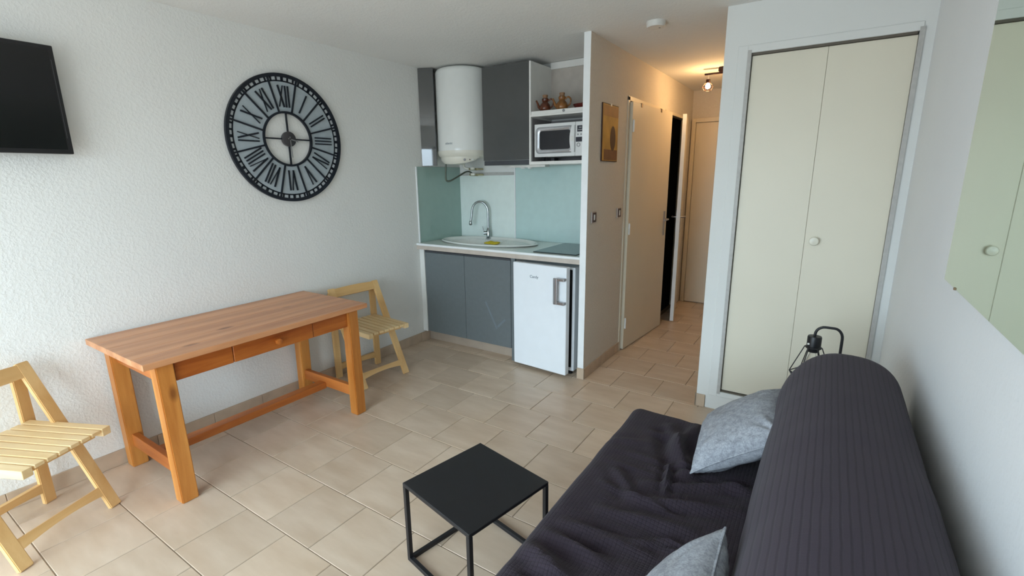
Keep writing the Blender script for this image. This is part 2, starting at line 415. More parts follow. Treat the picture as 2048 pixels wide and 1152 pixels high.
# baseboards of tile pieces
def baseboard(name, along, fixed, a, b, sign, h=0.085, t=0.009, pitch=0.308, start=0.0):
    """along 'y': face at x=fixed, thickness to +sign"""
    if along == 'y': base = B(((min(fixed, fixed + sign * 0.004), a, 0.0), (max(fixed, fixed + sign * 0.004), b, h - 0.002)))
    else: base = B(((a, min(fixed, fixed + sign * 0.004), 0.0), (b, max(fixed, fixed + sign * 0.004), h - 0.002)))
    o = struct(name, base, 'grout', 'beige tile skirting along the wall')
    p = a - start
    while p < b - 0.01:
        q0, q1 = max(p, a) + 0.001, min(p + pitch, b) - 0.001
        if q1 - q0 > 0.01:
            lo, hi = min(fixed, fixed + sign * t), max(fixed, fixed + sign * t)
            bm = B(((lo, q0, 0), (hi, q1, h))) if along == 'y' else B(((q0, lo, 0), (q1, hi, h)))
            bmesh.ops.bevel(bm, geom=list(bm.edges), offset=0.0015, segments=1, affect='EDGES')
            obj('baseboard_tile', bm, 'base_tile', o)
        p += pitch
    return o
baseboard('baseboard_left', 'y', 0.0, YB, 3.235, 1, start=0.1)
baseboard('baseboard_hall', 'y', XP1, YPF, 3.832, 1)
baseboard('baseboard_hall_right', 'y', XH, YC - 0.01, YE, -1)
baseboard('baseboard_partition', 'x', YPF, XP0 - 0.003, XP1 + 0.009, -1)
baseboard('baseboard_closet', 'x', YC, XH - 0.009, XH + 0.055, -1)
baseboard('baseboard_right', 'y', XR, YB, YC, -1)

# closet: casing, frame, tracks, two tall leaves
tr = struct('trim_1', B(((2.543, YC - 0.007, 0.095), (CX0, YC, CZ1 + 0.04)), ((CX0, YC - 0.007, CZ1), (CX1, YC, CZ1 + 0.04)), ((CX0, YC - 0.007, 0.095), (CX1, YC, CZ0)), bevel=0.0015, seg=1), 'smooth_white', 'white casing around the closet opening')
tr = struct('trim_2', B(((CX0 - 0.001, YC - 0.010, CZ0 - 0.012), (CX0 + 0.018, YC + 0.04, CZ1 + 0.014)), ((CX1 - 0.014, YC - 0.010, CZ0 - 0.012), (CX1 + 0.006, YC + 0.04, CZ1 + 0.016))), 'frame_grey', 'grey metal side frames of the closet')
struct('trim_3', B(((CX0 + 0.018, YC + 0.004, CZ1 - 0.012), (CX1 - 0.020, YC + 0.045, CZ1)), ((CX0 + 0.018, YC + 0.004, CZ0), (CX1 - 0.020, YC + 0.045, CZ0 + 0.010))), 'track_dark', 'dark sliding tracks of the closet')
SX = 2.972
d3 = struct('door_3', B(((CX0 + 0.020, YC + 0.034, CZ0 + 0.012), (CX1 - 0.022, YC + 0.040, CZ1 - 0.013))), 'seam_dark', 'cream two-leaf closet door with a round knob')
obj('leaf', B(((CX0 + 0.022, YC + 0.012, CZ0 + 0.013), (SX - 0.0006, YC + 0.034, CZ1 - 0.014)), bevel=0.0012, seg=1), 'closet_cream', d3)
obj('leaf', B(((SX + 0.0006, YC + 0.012, CZ0 + 0.013), (CX1 - 0.015, YC + 0.034, CZ1 - 0.014)), bevel=0.0012, seg=1), 'closet_cream', d3)
bm = bmesh.new(); lathe(bm, [(0.010, 0.0), (0.010, -0.010), (0.022, -0.014), (0.0245, -0.022), (0.021, -0.029), (0.008, -0.032)], (3.018, YC + 0.012, 1.132), 24, 'y')
obj('knob', bm, 'knob_cream', d3, True)

# hallway doors
def hinge(parent, z, x, y):
    bm = bmesh.new(); lathe(bm, [(0.006, z - 0.045), (0.007, z - 0.042), (0.007, z + 0.042), (0.004, z + 0.050)], (x, y, 0), 12)
    box(bm, (x - 0.003, y - 0.003, z - 0.04), (x + 0.014, y + 0.006, z + 0.04)); obj('hinge', bm, 'paint_edge', parent)
struct('trim_4', B(((XP0, 3.835, 0), (XP1 + 0.008, 3.872, 2.10)), ((XP0, 3.835, 2.070), (XP1 + 0.008, 4.80, 2.105)), ((XP0, 4.768, 0), (XP1 + 0.002, 4.80, 2.07)), bevel=0.002, seg=1), 'door_cream', 'cream frame of the first hallway door')
struct('trim_5', B(((XP0, 4.86, 0), (XP1 + 0.006, 4.885, 2.10)), ((XP0, 4.86, 2.075), (XP1 + 0.008, 5.66, 2.105)), ((XP0, 5.630, 0), (XP1 + 0.008, 5.66, 2.10)), bevel=0.002, seg=1), 'door_cream', 'cream frame of the second hallway door')
a, b = Vector((1.668, 3.878, 0)), Vector((1.735, 4.757, 0)); d = (b - a).normalized(); ang = math.atan2(d.y, d.x)
def leaf(name, hx, hy, ang, L, zt, label, side, handles):
    o = bpy.data.objects.new(name, None); C.objects.link(o); o.location = (hx, hy, 0); o.rotation_euler = (0, 0, ang)
    o['kind'] = 'structure'; o['label'] = label
    obj('leaf', B(((0, -0.018, 0.008), (L, 0.018, zt)), bevel=0.0015, seg=1), 'door_cream', o)
    obj('edge', B(((L - 0.0005, -0.0175, 0.010), (L + 0.0012, 0.0175, zt - 0.002))), 'paint_edge', o)  # white strip on the cream leaf stands for daylight catching its edge
    for sd in handles:
        y = sd * 0.018; yy = sd * 0.022
        bm = B(((L - 0.082, min(y, yy), 0.93), (L - 0.042, max(y, yy), 1.16)), bevel=0.001, seg=1)
        pl_ = obj('handle_plate', bm, 'steel', o)
        bm = bmesh.new(); tube(bm, [(L - 0.062, y, 1.085), (L - 0.062, sd * 0.05, 1.085), (L - 0.068, sd * 0.060, 1.085), (L - 0.085, sd * 0.062, 1.085), (L - 0.165, sd * 0.062, 1.082)], 0.009, 10)
        obj('lever', bm, 'steel', pl_, True)
    return o
d1 = leaf('door_1', a.x, a.y, ang, (b - a).length, 2.062, 'cream door ajar next to the poster', 1, (-1,))
for z in (0.24, 1.06, 1.88): hinge(d1, z, 0.014, -0.024)
for u in (0.17, 0.60):
    bm = B(((u - 0.012, -0.022, 2.035), (u + 0.012, -0.018, 2.066)), ((u - 0.012, -0.022, 2.062), (u + 0.012, 0.022, 2.066)), ((u - 0.012, 0.018, 2.02), (u + 0.012, 0.022, 2.066)))
    h_ = obj('door_hook', bm, 'hook_brown', d1)
a2 = Vector((1.672, 5.615, 0)); b2 = Vector((1.818, 4.945, 0)); d = (b2 - a2)
leaf('door_2', a2.x, a2.y, math.atan2(d.y, d.x), d.length, 2.062, 'narrow-seen second hallway door standing open', 1, (-1, 1))
# end door
d4 = struct('door_4', B(((1.715, YE - 0.028, 0.008), (2.43, YE - 0.003, 2.060)), bevel=0.002, seg=1), 'door_cream', 'cream door closing the end of the hallway')
struct('trim_6', B(((1.668, YE - 0.038, 0), (1.712, YE, 2.11)), ((1.712, YE - 0.038, 2.064), (2.468, YE, 2.11)), ((2.432, YE - 0.038, 0), (2.468, YE, 2.064)), bevel=0.003, seg=1), 'door_cream', 'frame of the end door')
# cornice over the open shelves
struct('trim_7', B(((1.02, YK - 0.028, 2.352), (XP0, YK, 2.404)), bevel=0.002, seg=1), 'cab_white', 'white strip under the ceiling above the open shelf')

# ------------------------------------------------------------------ sofa
def rounded_grid(hx, hy, hz, r, n, bm, fn=None):
    """box of half sizes with rounded edges, n = cell size"""
    nx, ny, nz = (max(2, int(2 * v / n)) for v in (hx, hy, hz))
    idx = {}
    def vert(p):
        k = tuple(round(c, 5) for c in p)
        if k in idx: return idx[k]
        q = Vector((max(-hx + r, min(hx - r, p[0])), max(-hy + r, min(hy - r, p[1])), max(-hz + r, min(hz - r, p[2]))))
        d_ = Vector(p) - q
        if d_.length > 1e-9: nn = d_.normalized(); w_ = q + nn * r
        else: nn = Vector((0, 0, 1)); w_ = Vector(p)
        if fn: w_ = fn(w_, nn)
        v = bm.verts.new(w_); idx[k] = v; return v
    def face(na, nb, f):
        for i in range(na):
            for j in range(nb):
                q = [f(-1 + 2 * i / na, -1 + 2 * j / nb), f(-1 + 2 * (i + 1) / na, -1 + 2 * j / nb), f(-1 + 2 * (i + 1) / na, -1 + 2 * (j + 1) / nb), f(-1 + 2 * i / na, -1 + 2 * (j + 1) / nb)]
                vs = [vert(p) for p in q]
                if len(set(vs)) == 4: bm.faces.new(vs)
    for sg in (-1, 1):
        face(nx, ny, lambda u, v: (u * hx, v * hy, sg * hz))
        face(nx, nz, lambda u, v: (u * hx, sg * hy, v * hz))
        face(ny, nz, lambda u, v: (sg * hx, u * hy, v * hz))
FOLDS = [((2.596, 2.004), (2.734, 1.676), .022, .030), ((2.69, 2.062), (2.651, 1.802), .018, .03), ((2.526, 1.909), (2.605, 1.934), .008, .02), ((2.393, 1.753), (2.553, 1.821), .006, .02), ((2.657, 1.743), (2.701, 1.518), .014, .012), ((2.412, 1.057), (2.569, 1.012), .016, .028), ((2.45, 1.143), (2.642, 1.122), .012, .022), ((2.47, 1.209), (2.724, 1.231), .012, .024), ((2.536, 1.337), (2.832, 1.385), .010, .022), ((2.603, 1.44), (2.935, 1.559), .012, .022), ((2.62, 1.551), (2.931, 1.696), .010, .020), ((2.849, 1.695), (2.95, 1.675), .010, .02), ((2.493, 1.582), (2.618, 1.45), .008, .02), ((2.45, .90), (2.8, .96), .014, .026), ((2.45, .75), (2.85, .78), .012, .026)]
for _k in range(26):
    _x, _y = random.uniform(2.42, 2.85), random.uniform(0.75, 1.75); _l = random.uniform(0.10, 0.30); _a = R(random.uniform(-12, 28))
    FOLDS.append(((_x, _y), (min(2.95, _x + _l * math.cos(_a)), _y + _l * math.sin(_a)), random.uniform(0.003, 0.007), random.uniform(0.008, 0.016)))
def seg_d(p, a, b):
    ax, ay = a; bx, by = b; dx, dy = bx - ax, by - ay; t = max(0, min(1, ((p[0] - ax) * dx + (p[1] - ay) * dy) / (dx * dx + dy * dy)))
    return math.hypot(p[0] - ax - t * dx, p[1] - ay - t * dy), math.sin(math.pi * min(1, max(0, 0.1 + 0.8 * t)))
SO = Vector((2.86, 1.15, 0.0))
sofa = thing('sofa_bed', 'sofa bed in a ribbed charcoal stretch cover along the right wall', 'sofa', SO)
SC = Vector((2.865, 1.165, 0.225))
def seat_fn(w_, nn):
    p = w_ + SC; k = max(0.0, nn.z)
    hgt = 0.006 * noise.noise(Vector((p.x * 5, p.y * 5, 1.3))) + 0.004 * noise.noise(Vector((p.x * 9, p.y * 16, 4.0)))
    for a_, b_2, am, wd in FOLDS:
        dd, e = seg_d((p.x, p.y), a_, b_2)
        if dd < wd * 3: hgt += 1.5 * am * e * math.exp(-(dd / wd) ** 2) - 0.8 * am * e * math.exp(-((dd - wd * 1.7) / wd) ** 2)
    sag = -0.012 * math.exp(-((p.x - 2.65) / 0.25) ** 2)
    out = w_ + Vector((0, 0, (hgt + sag) * k))
    sidew = 0.007 * noise.noise(Vector((p.y * 4 + p.x * 4, p.z * 5, 7.7)))
    return out + Vector((nn.x, nn.y, 0)) * sidew
bm = bmesh.new(); rounded_grid(0.485, 0.965, 0.195, 0.055, 0.0105, bm, seat_fn)
bmesh.ops.translate(bm, verts=list(bm.verts), vec=SC - SO)
obj('seat', bm, 'sofa_seat', sofa, True)
# backrest: rounded section swept along y
bm = bmesh.new(); ny = 150; nc = 64; y0_, y1_ = 0.22, 2.115
rings = []
for i in range(ny + 1):
    y = y0_ + (y1_ - y0_) * i / ny
    e = min(y - y0_, y1_ - y); er = 0.11
    k = 1.0 if e >= er else math.sqrt(max(0, 1 - ((er - e) / er) ** 2))
    k = max(k, 0.02); ring = []
    for j in range(nc):
        a = 2 * math.pi * j / nc; ca, sa = math.cos(a), math.sin(a)
        ex = 2 / 2.45
        px = 0.192 * math.copysign(abs(ca) ** ex, ca); pz = 0.258 * math.copysign(abs(sa) ** ex, sa)
        px *= 0.72 + 0.28 * k; pz = pz * (0.80 + 0.20 * k) - 0.0 * (1 - k)
        lean = 0.03 * (pz / 0.26)
        wv = 0.006 * noise.noise(Vector((px * 4, y * 2.6, pz * 4))) + 0.003 * noise.noise(Vector((px * 6, y * 8, pz * 6)))
        n_ = Vector((px, 0, pz)).normalized()
        p = Vector((3.168 + px * (1 if k > .03 else 0.0) + lean, y, 0.600 + pz * (1 if k > .03 else 0.0))) + n_ * wv
        ring.append(bm.verts.new(p - SO))
    rings.append(ring)
for i in range(ny):
    for j in range(nc): bm.faces.new((rings[i][j], rings[i][(j + 1) % nc], rings[i + 1][(j + 1) % nc], rings[i + 1][j]))
obj('backrest', bm, 'sofa_back', sofa, True)
for (fx, fy) in ((2.50, 0.34), (2.50, 1.99), (3.24, 0.34), (3.24, 1.99)):
    bm = bmesh.new(); lathe(bm, [(0.02, 0.0), (0.024, 0.01), (0.026, 0.05)], (fx - SO.x, fy - SO.y, 0), 12); obj('leg', bm, 'black_metal', sofa, True)

# cushions
def cushion(loc, rot, label, seed, sz=(0.37, 0.42), th=0.082):
    t = thing('throw_pillow', label, 'pillow', loc, rot=rot, group='grey pillows on the sofa')
    n = 44; bm = bmesh.new(); top = {}; bot = {}
    def pos(i, j, s_):
        u, v = -1 + 2 * i / n, -1 + 2 * j / n
        edge = (1 - u * u) * (1 - v * v)
        pin = 0.10
        x = u * sz[0] / 2 * (1 - pin * (1 - v * v) * abs(u) ** 3 * 1.0); y = v * sz[1] / 2 * (1 - pin * (1 - u * u) * abs(v) ** 3)
        z = s_ * th * (max(0, edge) ** 0.42)
        nn = noise.noise(Vector((x * 7 + seed, y * 7, s_ * 3.0))) * 0.012 + noise.noise(Vector((x * 16, y * 16 + seed, s_))) * 0.005
        # creases that run in from the corners
        rc = math.hypot(abs(u) - 1, abs(v) - 1); an = math.atan2(1 - abs(v), 1 - abs(u) + 1e-6)
        nn += 0.010 * math.sin(an * 13 + seed) * math.exp(-((rc - 0.25) / 0.35) ** 2)
        return (x, y, z + s_ * nn * min(1, edge * 3 + 0.02))
    for i in range(n + 1):
        for j in range(n + 1):
            top[i, j] = bm.verts.new(pos(i, j, 1))
            bot[i, j] = top[i, j] if i in (0, n) or j in (0, n) else bm.verts.new(pos(i, j, -1))
    for i in range(n):
        for j in range(n):
            bm.faces.new((top[i, j], top[i + 1, j], top[i + 1, j + 1], top[i, j + 1]))
            bm.faces.new((bot[i, j + 1], bot[i + 1, j + 1], bot[i + 1, j], bot[i, j]))
    obj('cover', bm, 'pillow_grey', t, True)
    bm = bmesh.new(); pts = [pos(i, 0, 0) for i in range(n)] + [pos(n, j, 0) for j in range(n)] + [pos(n - i, n, 0) for i in range(n)] + [pos(0, n - j, 0) for j in range(n)]
    tube(bm, pts, 0.0032, 6, True); obj('seam', bm, 'pillow_grey', t, True)
    return t
cushion((2.885, 1.885, 0.543), (R(2), R(-36), R(3)), 'grey pillow leaning on the sofa back at its far end', 1.3)
cushion((2.872, 0.858, 0.536), (R(2), R(-60), R(2)), 'grey pillow at the lower edge of the picture, cut off', 5.1)

# ------------------------------------------------------------------ coffee table
ct = thing('side_table', 'small black metal cube side table in front of the sofa', 'table', (2.044, 1.289, 0), R(-12.1))
S = 0.20; hh = 0.352; w = 0.017
obj('top', B(((-S, -S, hh - 0.016), (S, S, hh)), bevel=0.002, seg=1), 'black_metal', ct)
for sx in (-1, 1):
    for sy in (-1, 1):
        cx, cy = sx * (S - w / 2), sy * (S - w / 2)
        obj('leg', B(((cx - w / 2, cy - w / 2, 0.0), (cx + w / 2, cy + w / 2, hh - 0.016)), bevel=0.0012, seg=1), 'black_metal', ct)
for sx in (-1, 1):
    c0 = sx * (S - w / 2)
    obj('base_bar', B(((c0 - w / 2, -S + w, 0), (c0 + w / 2, S - w, w)), bevel=0.0012, seg=1), 'black_metal', ct)
    obj('base_bar', B(((-S + w, c0 - w / 2, 0), (S - w, c0 + w / 2, w)), bevel=0.0012, seg=1), 'black_metal', ct)

# ------------------------------------------------------------------ dining table
TO = Vector((0.34, 1.355, 0)); dt = thing('dining_table', 'orange pine farmhouse table with a drawer against the left wall', 'table', TO)
zt = 0.728; tk = 0.030
for i, (xa, xb) in enumerate(((0.012, 0.150), (0.150, 0.290), (0.290, 0.432), (0.432, 0.560), (0.560, 0.680))):
    bm = B(((xa + 0.0004, 0.745, zt - tk), (xb - 0.0004, 1.965, zt)), bevel=0.0015 if i < 4 else 0.003, seg=1)
    obj('plank', bm, 'table_top', dt, origin=TO)
for (xa, xb) in ((0.030, 0.100), (0.592, 0.660)):
    for (ya, yb, sy) in ((0.805, 0.878, -1), (1.832, 1.902, 1)):
        bm = bmesh.new(); box(bm, (xa, ya, 0), (xb, yb, zt - tk))
        for v in bm.verts:
            if v.co.z > 0.3:
                v.co.y += sy * 0.006
                v.co.x += (-0.008 if xa > 0.3 else 0.008)
        bmesh.ops.bevel(bm, geom=list(bm.edges), offset=0.004, segments=2, affect='EDGES')
        obj('leg', bm, 'table_leg', dt, origin=TO)
ap = 0.598
obj('apron', B(((0.612, 0.880, ap), (0.634, 1.140, zt - tk)), ((0.612, 1.598, ap), (0.634, 1.836, zt - tk)), ((0.612, 1.140, zt - tk - 0.012), (0.630, 1.598, zt - tk)), bevel=0.001, seg=1), 'table_front', dt, origin=TO)
obj('apron', B(((0.050, 0.880, ap), (0.072, 1.836, zt - tk))), 'table_front', dt, origin=TO)
for ya in (0.826, 1.856): obj('apron', B(((0.095, ya, ap), (0.600, ya + 0.022, zt - tk))), 'table_cross', dt, origin=TO)
dr = obj('drawer', B(((0.610, 1.144, ap + 0.001), (0.637, 1.594, zt - tk - 0.013)), ((0.25, 1.16, ap + 0.003), (0.611, 1.58, zt - 0.06)), bevel=0.0015, seg=1), 'table_front', dt, origin=TO)
bm = bmesh.new(); lathe(bm, [(0.009, 0.637), (0.009, 0.648), (0.016, 0.652), (0.0185, 0.661), (0.016, 0.669), (0.006, 0.672)], (0, 1.372, 0.645), 20, 'x'); obj('knob', bm, 'table_front', dr, True, origin=TO)
for ya in (0.826, 1.848): obj('stretcher', B(((0.097, ya, 0.118), (0.594, ya + 0.030, 0.188)), bevel=0.003), 'table_cross', dt, origin=TO)
obj('stretcher', B(((0.270, 0.855, 0.108), (0.335, 1.850, 0.150)), bevel=0.003), 'table_rail', dt, origin=TO)

# ------------------------------------------------------------------ folding chairs (hinged A-frame, slatted seat)
def chair(loc, rotz, label):
    t = thing('folding_chair', label, 'chair', loc, rotz, 'slatted folding chairs')
    zt_ = 0.705; s_ = 0.345; lw = 0.050; th = 0.022
    def plank(p0, p1, w_, t_, name, mat):
        bm = bmesh.new(); bar(bm, p0, p1, w_, t_, (1, 0, 0.3)); bmesh.ops.bevel(bm, geom=list(bm.edges), offset=0.003, segments=2, affect='EDGES')
        obj(name, bm, mat, t)
    for sy in (-1, 1):
        plank((s_, sy * 0.190, 0.0), (0.012, sy * 0.190, zt_), lw, th, 'front_leg', 'chair_leg')
        plank((-0.002, sy * 0.178, 0.0), (-0.010, sy * 0.178, zt_ - 0.035), lw, th, 'rear_leg', 'chair_leg')
    # top rail lies in the plane of the front legs, its upper edge bowed
    fdir = Vector((0.012 - s_, 0, zt_)).normalized(); nrm = Vector((fdir.z, 0, -fdir.x))
    def frame_rail(zc, hgt, y0, y1, bow, base, fd, nn, name, th_=0.020):
        bm = bmesh.new(); n = 14; rows = []
        for i in range(n + 1):
            y = y0 + (y1 - y0) * i / n; q = 1 - (2 * i / n - 1) ** 2
            lo_, hi_ = (-hgt / 2 + (bow * q if name == 'stretcher' else 0)), hgt / 2 + (bow * q if name == 'top_rail' else 0)
            c_ = base + fd * (zc / fd.z)
            rows.append([bm.verts.new(c_ + fd * e + nn * f + Vector((0, y, 0))) for e, f in ((lo_, -th_ / 2), (hi_, -th_ / 2), (hi_, th_ / 2), (lo_, th_ / 2))])
        for i in range(n):
            for k in range(4): bm.faces.new((rows[i][k], rows[i][(k + 1) % 4], rows[i + 1][(k + 1) % 4], rows[i + 1][k]))
        bm.faces.new(rows[0]); bm.faces.new(rows[-1][::-1]); obj(name, bm, 'chair_rail', t)
    fb = Vector((s_, 0, 0)); rb = Vector((-0.002, 0, 0)); rd = Vector((-0.012, 0, 1)).normalized()
    frame_rail(zt_ - 0.034, 0.062, -0.170, 0.170, 0.006, fb, fdir, nrm, 'top_rail')
    frame_rail(0.085, 0.046, -0.168, 0.168, 0.014, fb, fdir, nrm, 'stretcher')
    frame_rail(0.085, 0.046, -0.156, 0.156, 0.012, rb, rd, Vector((1, 0, 0)), 'stretcher')
    zs = 0.432; W = 0.362; ns = 8; pw = W / ns
    for i in range(ns):
        y = -W / 2 + pw * i; edge = i in (0, ns - 1)
        bm = B(((0.005, y + 0.0042, zs - (0.036 if edge else 0.016)), (0.428, y + pw - 0.0042, zs)), bevel=0.0022)
        obj('slat', bm, 'chair_slat', t)
    for x in (0.012, 0.372):
        obj('seat_rail', B(((x, -W / 2 + 0.05, zs - 0.038), (x + 0.024, W / 2 - 0.05, zs - 0.0165)), bevel=0.002), 'chair_rail', t)
    return t
chair((0.159, 0.311, 0), R(25), 'light wooden slatted folding chair cut off at the left edge of the picture')
chair((0.062, 2.345, 0), R(-5.5), 'light wooden slatted folding chair between the pine table and the kitchenette')

# ------------------------------------------------------------------ wall clock
CO = Vector((0.0, 1.978, 1.757)); ck = thing('wall_clock', 'large round skeleton clock with black iron frame and Roman numerals', 'clock', CO)
RC = 0.405
# local frame: x out of the wall, y right, z up; angle clockwise from twelve
def cp(r_, a, x=0.0): return (x, r_ * math.sin(a), r_ * math.cos(a))
def ring(r0, r1, x0, x1, n=96):
    bm = bmesh.new(); rs = []
    for k in range(n):
        a = 2 * math.pi * k / n; rs.append([bm.verts.new(cp(r_, a, x)) for r_, x in ((r0, x0), (r1, x0), (r1, x1), (r0, x1))])
    for k in range(n):
        for j in range(4): bm.faces.new((rs[k][j], rs[k][(j + 1) % 4], rs[(k + 1) % n][(j + 1) % 4], rs[(k + 1) % n][j]))
    return bm
obj('outer_rim', ring(RC - 0.021, RC, 0.004, 0.024), 'clock_iron', ck)
obj('track_ring', ring(RC - 0.049, RC - 0.0405, 0.008, 0.013), 'clock_iron', ck)
obj('lit_wall_ring', ring(RC - 0.0437, RC - 0.0178, 0.008, 0.0105), 'track_lit_wall', ck)  # pale ring added in place of the bright wall between the marks
obj('inner_ring', ring(0.162, 0.175, 0.006, 0.022), 'clock_iron', ck)
bm = bmesh.new()
for k in range(60):
    a = 2 * math.pi * k / 60; a_w = 0.006 if k % 5 else 0.009
    m = Matrix.Rotation(-a, 4, 'X')
    box(bm, (0.009, -a_w, RC - 0.045), (0.013, a_w, RC - 0.0175), m)
obj('minute_marks', bm, 'clock_iron', ck)['kind'] = 'stuff'
for k in range(12):
    a0, a1 = 2 * math.pi * (k - 0.5) / 12, 2 * math.pi * (k + 0.5) / 12
    bm = bmesh.new(); n = 8; f0, f1 = [], []
    for j in range(n + 1):
        a = a0 + (a1 - a0) * j / n; f0.append((0.172, a)); f1.append((RC - 0.0495, a))
    loop = f0 + f1[::-1]
    fr = [bm.verts.new(cp(r_, a, 0.011)) for r_, a in loop]; bk = [bm.verts.new(cp(r_, a, 0.008)) for r_, a in loop]
    bm.faces.new(fr); bm.faces.new(bk[::-1])
    for j in range(len(loop)): bm.faces.new((fr[j], fr[(j + 1) % len(loop)], bk[(j + 1) % len(loop)], bk[j]))
    obj('face_plate', bm, 'clock_plate', ck)
    bm = bmesh.new(); box(bm, (0.008, -0.005, 0.172), (0.019, 0.005, RC - 0.0165), Matrix.Rotation(-a0, 4, 'X')); obj('spoke', bm, 'clock_iron', ck)
NUM = {12: 'XII', 1: 'I', 2: 'II', 3: 'III', 4: 'IV', 5: 'V', 6: 'VI', 7: 'VII', 8: 'VIII', 9: 'IX', 10: 'X', 11: 'XI'}
for hnum, sres in NUM.items():
    bm = bmesh.new(); a = 2 * math.pi * hnum / 12; m = Matrix.Rotation(-a, 4, 'X'); z0_, z1_ = 0.200, 0.332
    wd = {'I': 0.020, 'V': 0.046, 'X': 0.046}; tot = sum(wd[c] for c in sres); y = -tot / 2
    for c in sres:
        w_ = wd[c]; yc = y + w_ / 2; x = 0.015
        if c == 'I': bar(bm, m @ Vector((x, yc, z0_)), m @ Vector((x, yc, z1_)), 0.0085, 0.008, (1, 0, 0))
        if c == 'V':
            bar(bm, m @ Vector((x, yc - 0.017, z1_)), m @ Vector((x, yc + 0.001, z0_)), 0.0095, 0.008, (1, 0, 0)); bar(bm, m @ Vector((x, yc + 0.017, z1_)), m @ Vector((x, yc + 0.001, z0_)), 0.0048, 0.008, (1, 0, 0))
        if c == 'X':
            bar(bm, m @ Vector((x, yc - 0.017, z1_)), m @ Vector((x, yc + 0.017, z0_)), 0.0095, 0.008, (1, 0, 0)); bar(bm, m @ Vector((x, yc + 0.017, z1_)), m @ Vector((x, yc - 0.017, z0_)), 0.0048, 0.008, (1, 0, 0))
        y += w_
    obj('numeral', bm, 'clock_iron', ck)
for k in range(4):
    bm = bmesh.new(); box(bm, (0.010, -0.0045, 0.03), (0.020, 0.0045, 0.164), Matrix.Rotation(-k * math.pi / 2, 4, 'X')); obj('inner_spoke', bm, 'clock_iron', ck)
bm = bmesh.new(); lathe(bm, [(0.046, 0.004), (0.048, 0.010), (0.048, 0.026), (0.044, 0.029), (0.006, 0.029), (0.006, 0.036)], (0, 0, 0), 36, 'x'); obj('hub', bm, 'clock_hub', ck, True)
bm = bmesh.new(); box(bm, (0.034, -0.0028, -0.015), (0.036, 0.0028, 0.118), Matrix.Rotation(-R(178), 4, 'X')); obj('minute_hand', bm, 'clock_hand', ck)
bm = bmesh.new(); box(bm, (0.031, -0.0034, -0.012), (0.033, 0.0034, 0.060), Matrix.Rotation(-R(104), 4, 'X')); obj('hour_hand', bm, 'clock_hand', ck)

# ------------------------------------------------------------------ television
TV = Vector((0.0, 0.42, 1.62)); tv = thing('television', 'black flat television mounted on the left wall', 'television', TV)
y0_, y1_ = 0.03, 0.836; z0_, z1_ = 1.624, 2.090
obj('case', B(((0.050, y0_, z0_), (0.084, y1_, z1_)), bevel=0.004), 'tv_case', tv, origin=TV)
obj('screen', B(((0.0835, y0_ + 0.016, z0_ + 0.020), (0.0855, y1_ - 0.020, z1_ - 0.016))), 'tv_screen', tv, origin=TV)
obj('bezel_line', B(((0.084, y1_ - 0.0145, z0_ + 0.07), (0.0857, y1_ - 0.013, z1_ - 0.06))), 'tv_line', tv, origin=TV)
obj('wall_bracket', B(((0.0, 0.33, 1.76), (0.006, 0.53, 1.96)), ((0.006, 0.38, 1.80), (0.05, 0.40, 1.92)), ((0.006, 0.46, 1.80), (0.05, 0.48, 1.92))), 'black_metal', tv, origin=TV)

# ------------------------------------------------------------------ kitchenette: base
YF = 3.160; YW = 3.130     # door face, worktop front
KO = Vector((0.5, 3.46, 0)); kb = thing('base_cabinet', 'grey two-door base cabinet under the sink', 'cabinet', KO)
for xa in (0.030, 0.985): obj('side_panel', B(((xa, YF + 0.022, 0.105), (xa + 0.018, 3.76, 0.868))), 'cab_white', kb, origin=KO)
obj('bottom_panel', B(((0.048, YF + 0.022, 0.105), (0.985, 3.76, 0.123))), 'cab_white', kb, origin=KO)
obj('front_rail', B(((0.048, YF + 0.022, 0.842), (0.985, YF + 0.040, 0.868))), 'cab_strip', kb, origin=KO)
for (xa, xb) in ((0.062, 0.5095), (0.5125, 0.983)):
    dd = obj('door', B(((xa, YF, 0.106), (xb, YF + 0.020, 0.846)), bevel=0.0015, seg=1), 'cab_grey', kb, origin=KO)
    obj('handle_profile', B(((xa, YF + 0.002, 0.848), (xb, YF + 0.018, 0.860))), 'cab_strip', dd, origin=KO)
for pa, pb in (((0.728, 0.475), (0.841, 0.251)), ((0.848, 0.270), (0.925, 0.345))):  # two thin paler streaks forming a V on this door
    bm = bmesh.new(); bar(bm, (pa[0], YF - 0.0002, pa[1]), (pb[0], YF - 0.0002, pb[1]), 0.016, 0.0004, (0, 1, 0)); obj('pale_streak', bm, 'cab_streak', dd, origin=KO)
obj('end_panel', B(((0.001, YF - 0.004, 0.100), (0.056, YF + 0.02, 0.872)), bevel=0.002, seg=1), 'cab_white', kb, origin=KO)
obj('stile', B(((0.986, YF + 0.004, 0.0), (1.026, YF + 0.022, 0.868))), 'cab_grey', kb, origin=KO)
obj('plinth', B(((0.0, 3.238, 0.0), (0.986, 3.252, 0.105))), 'plinth', kb, origin=KO)

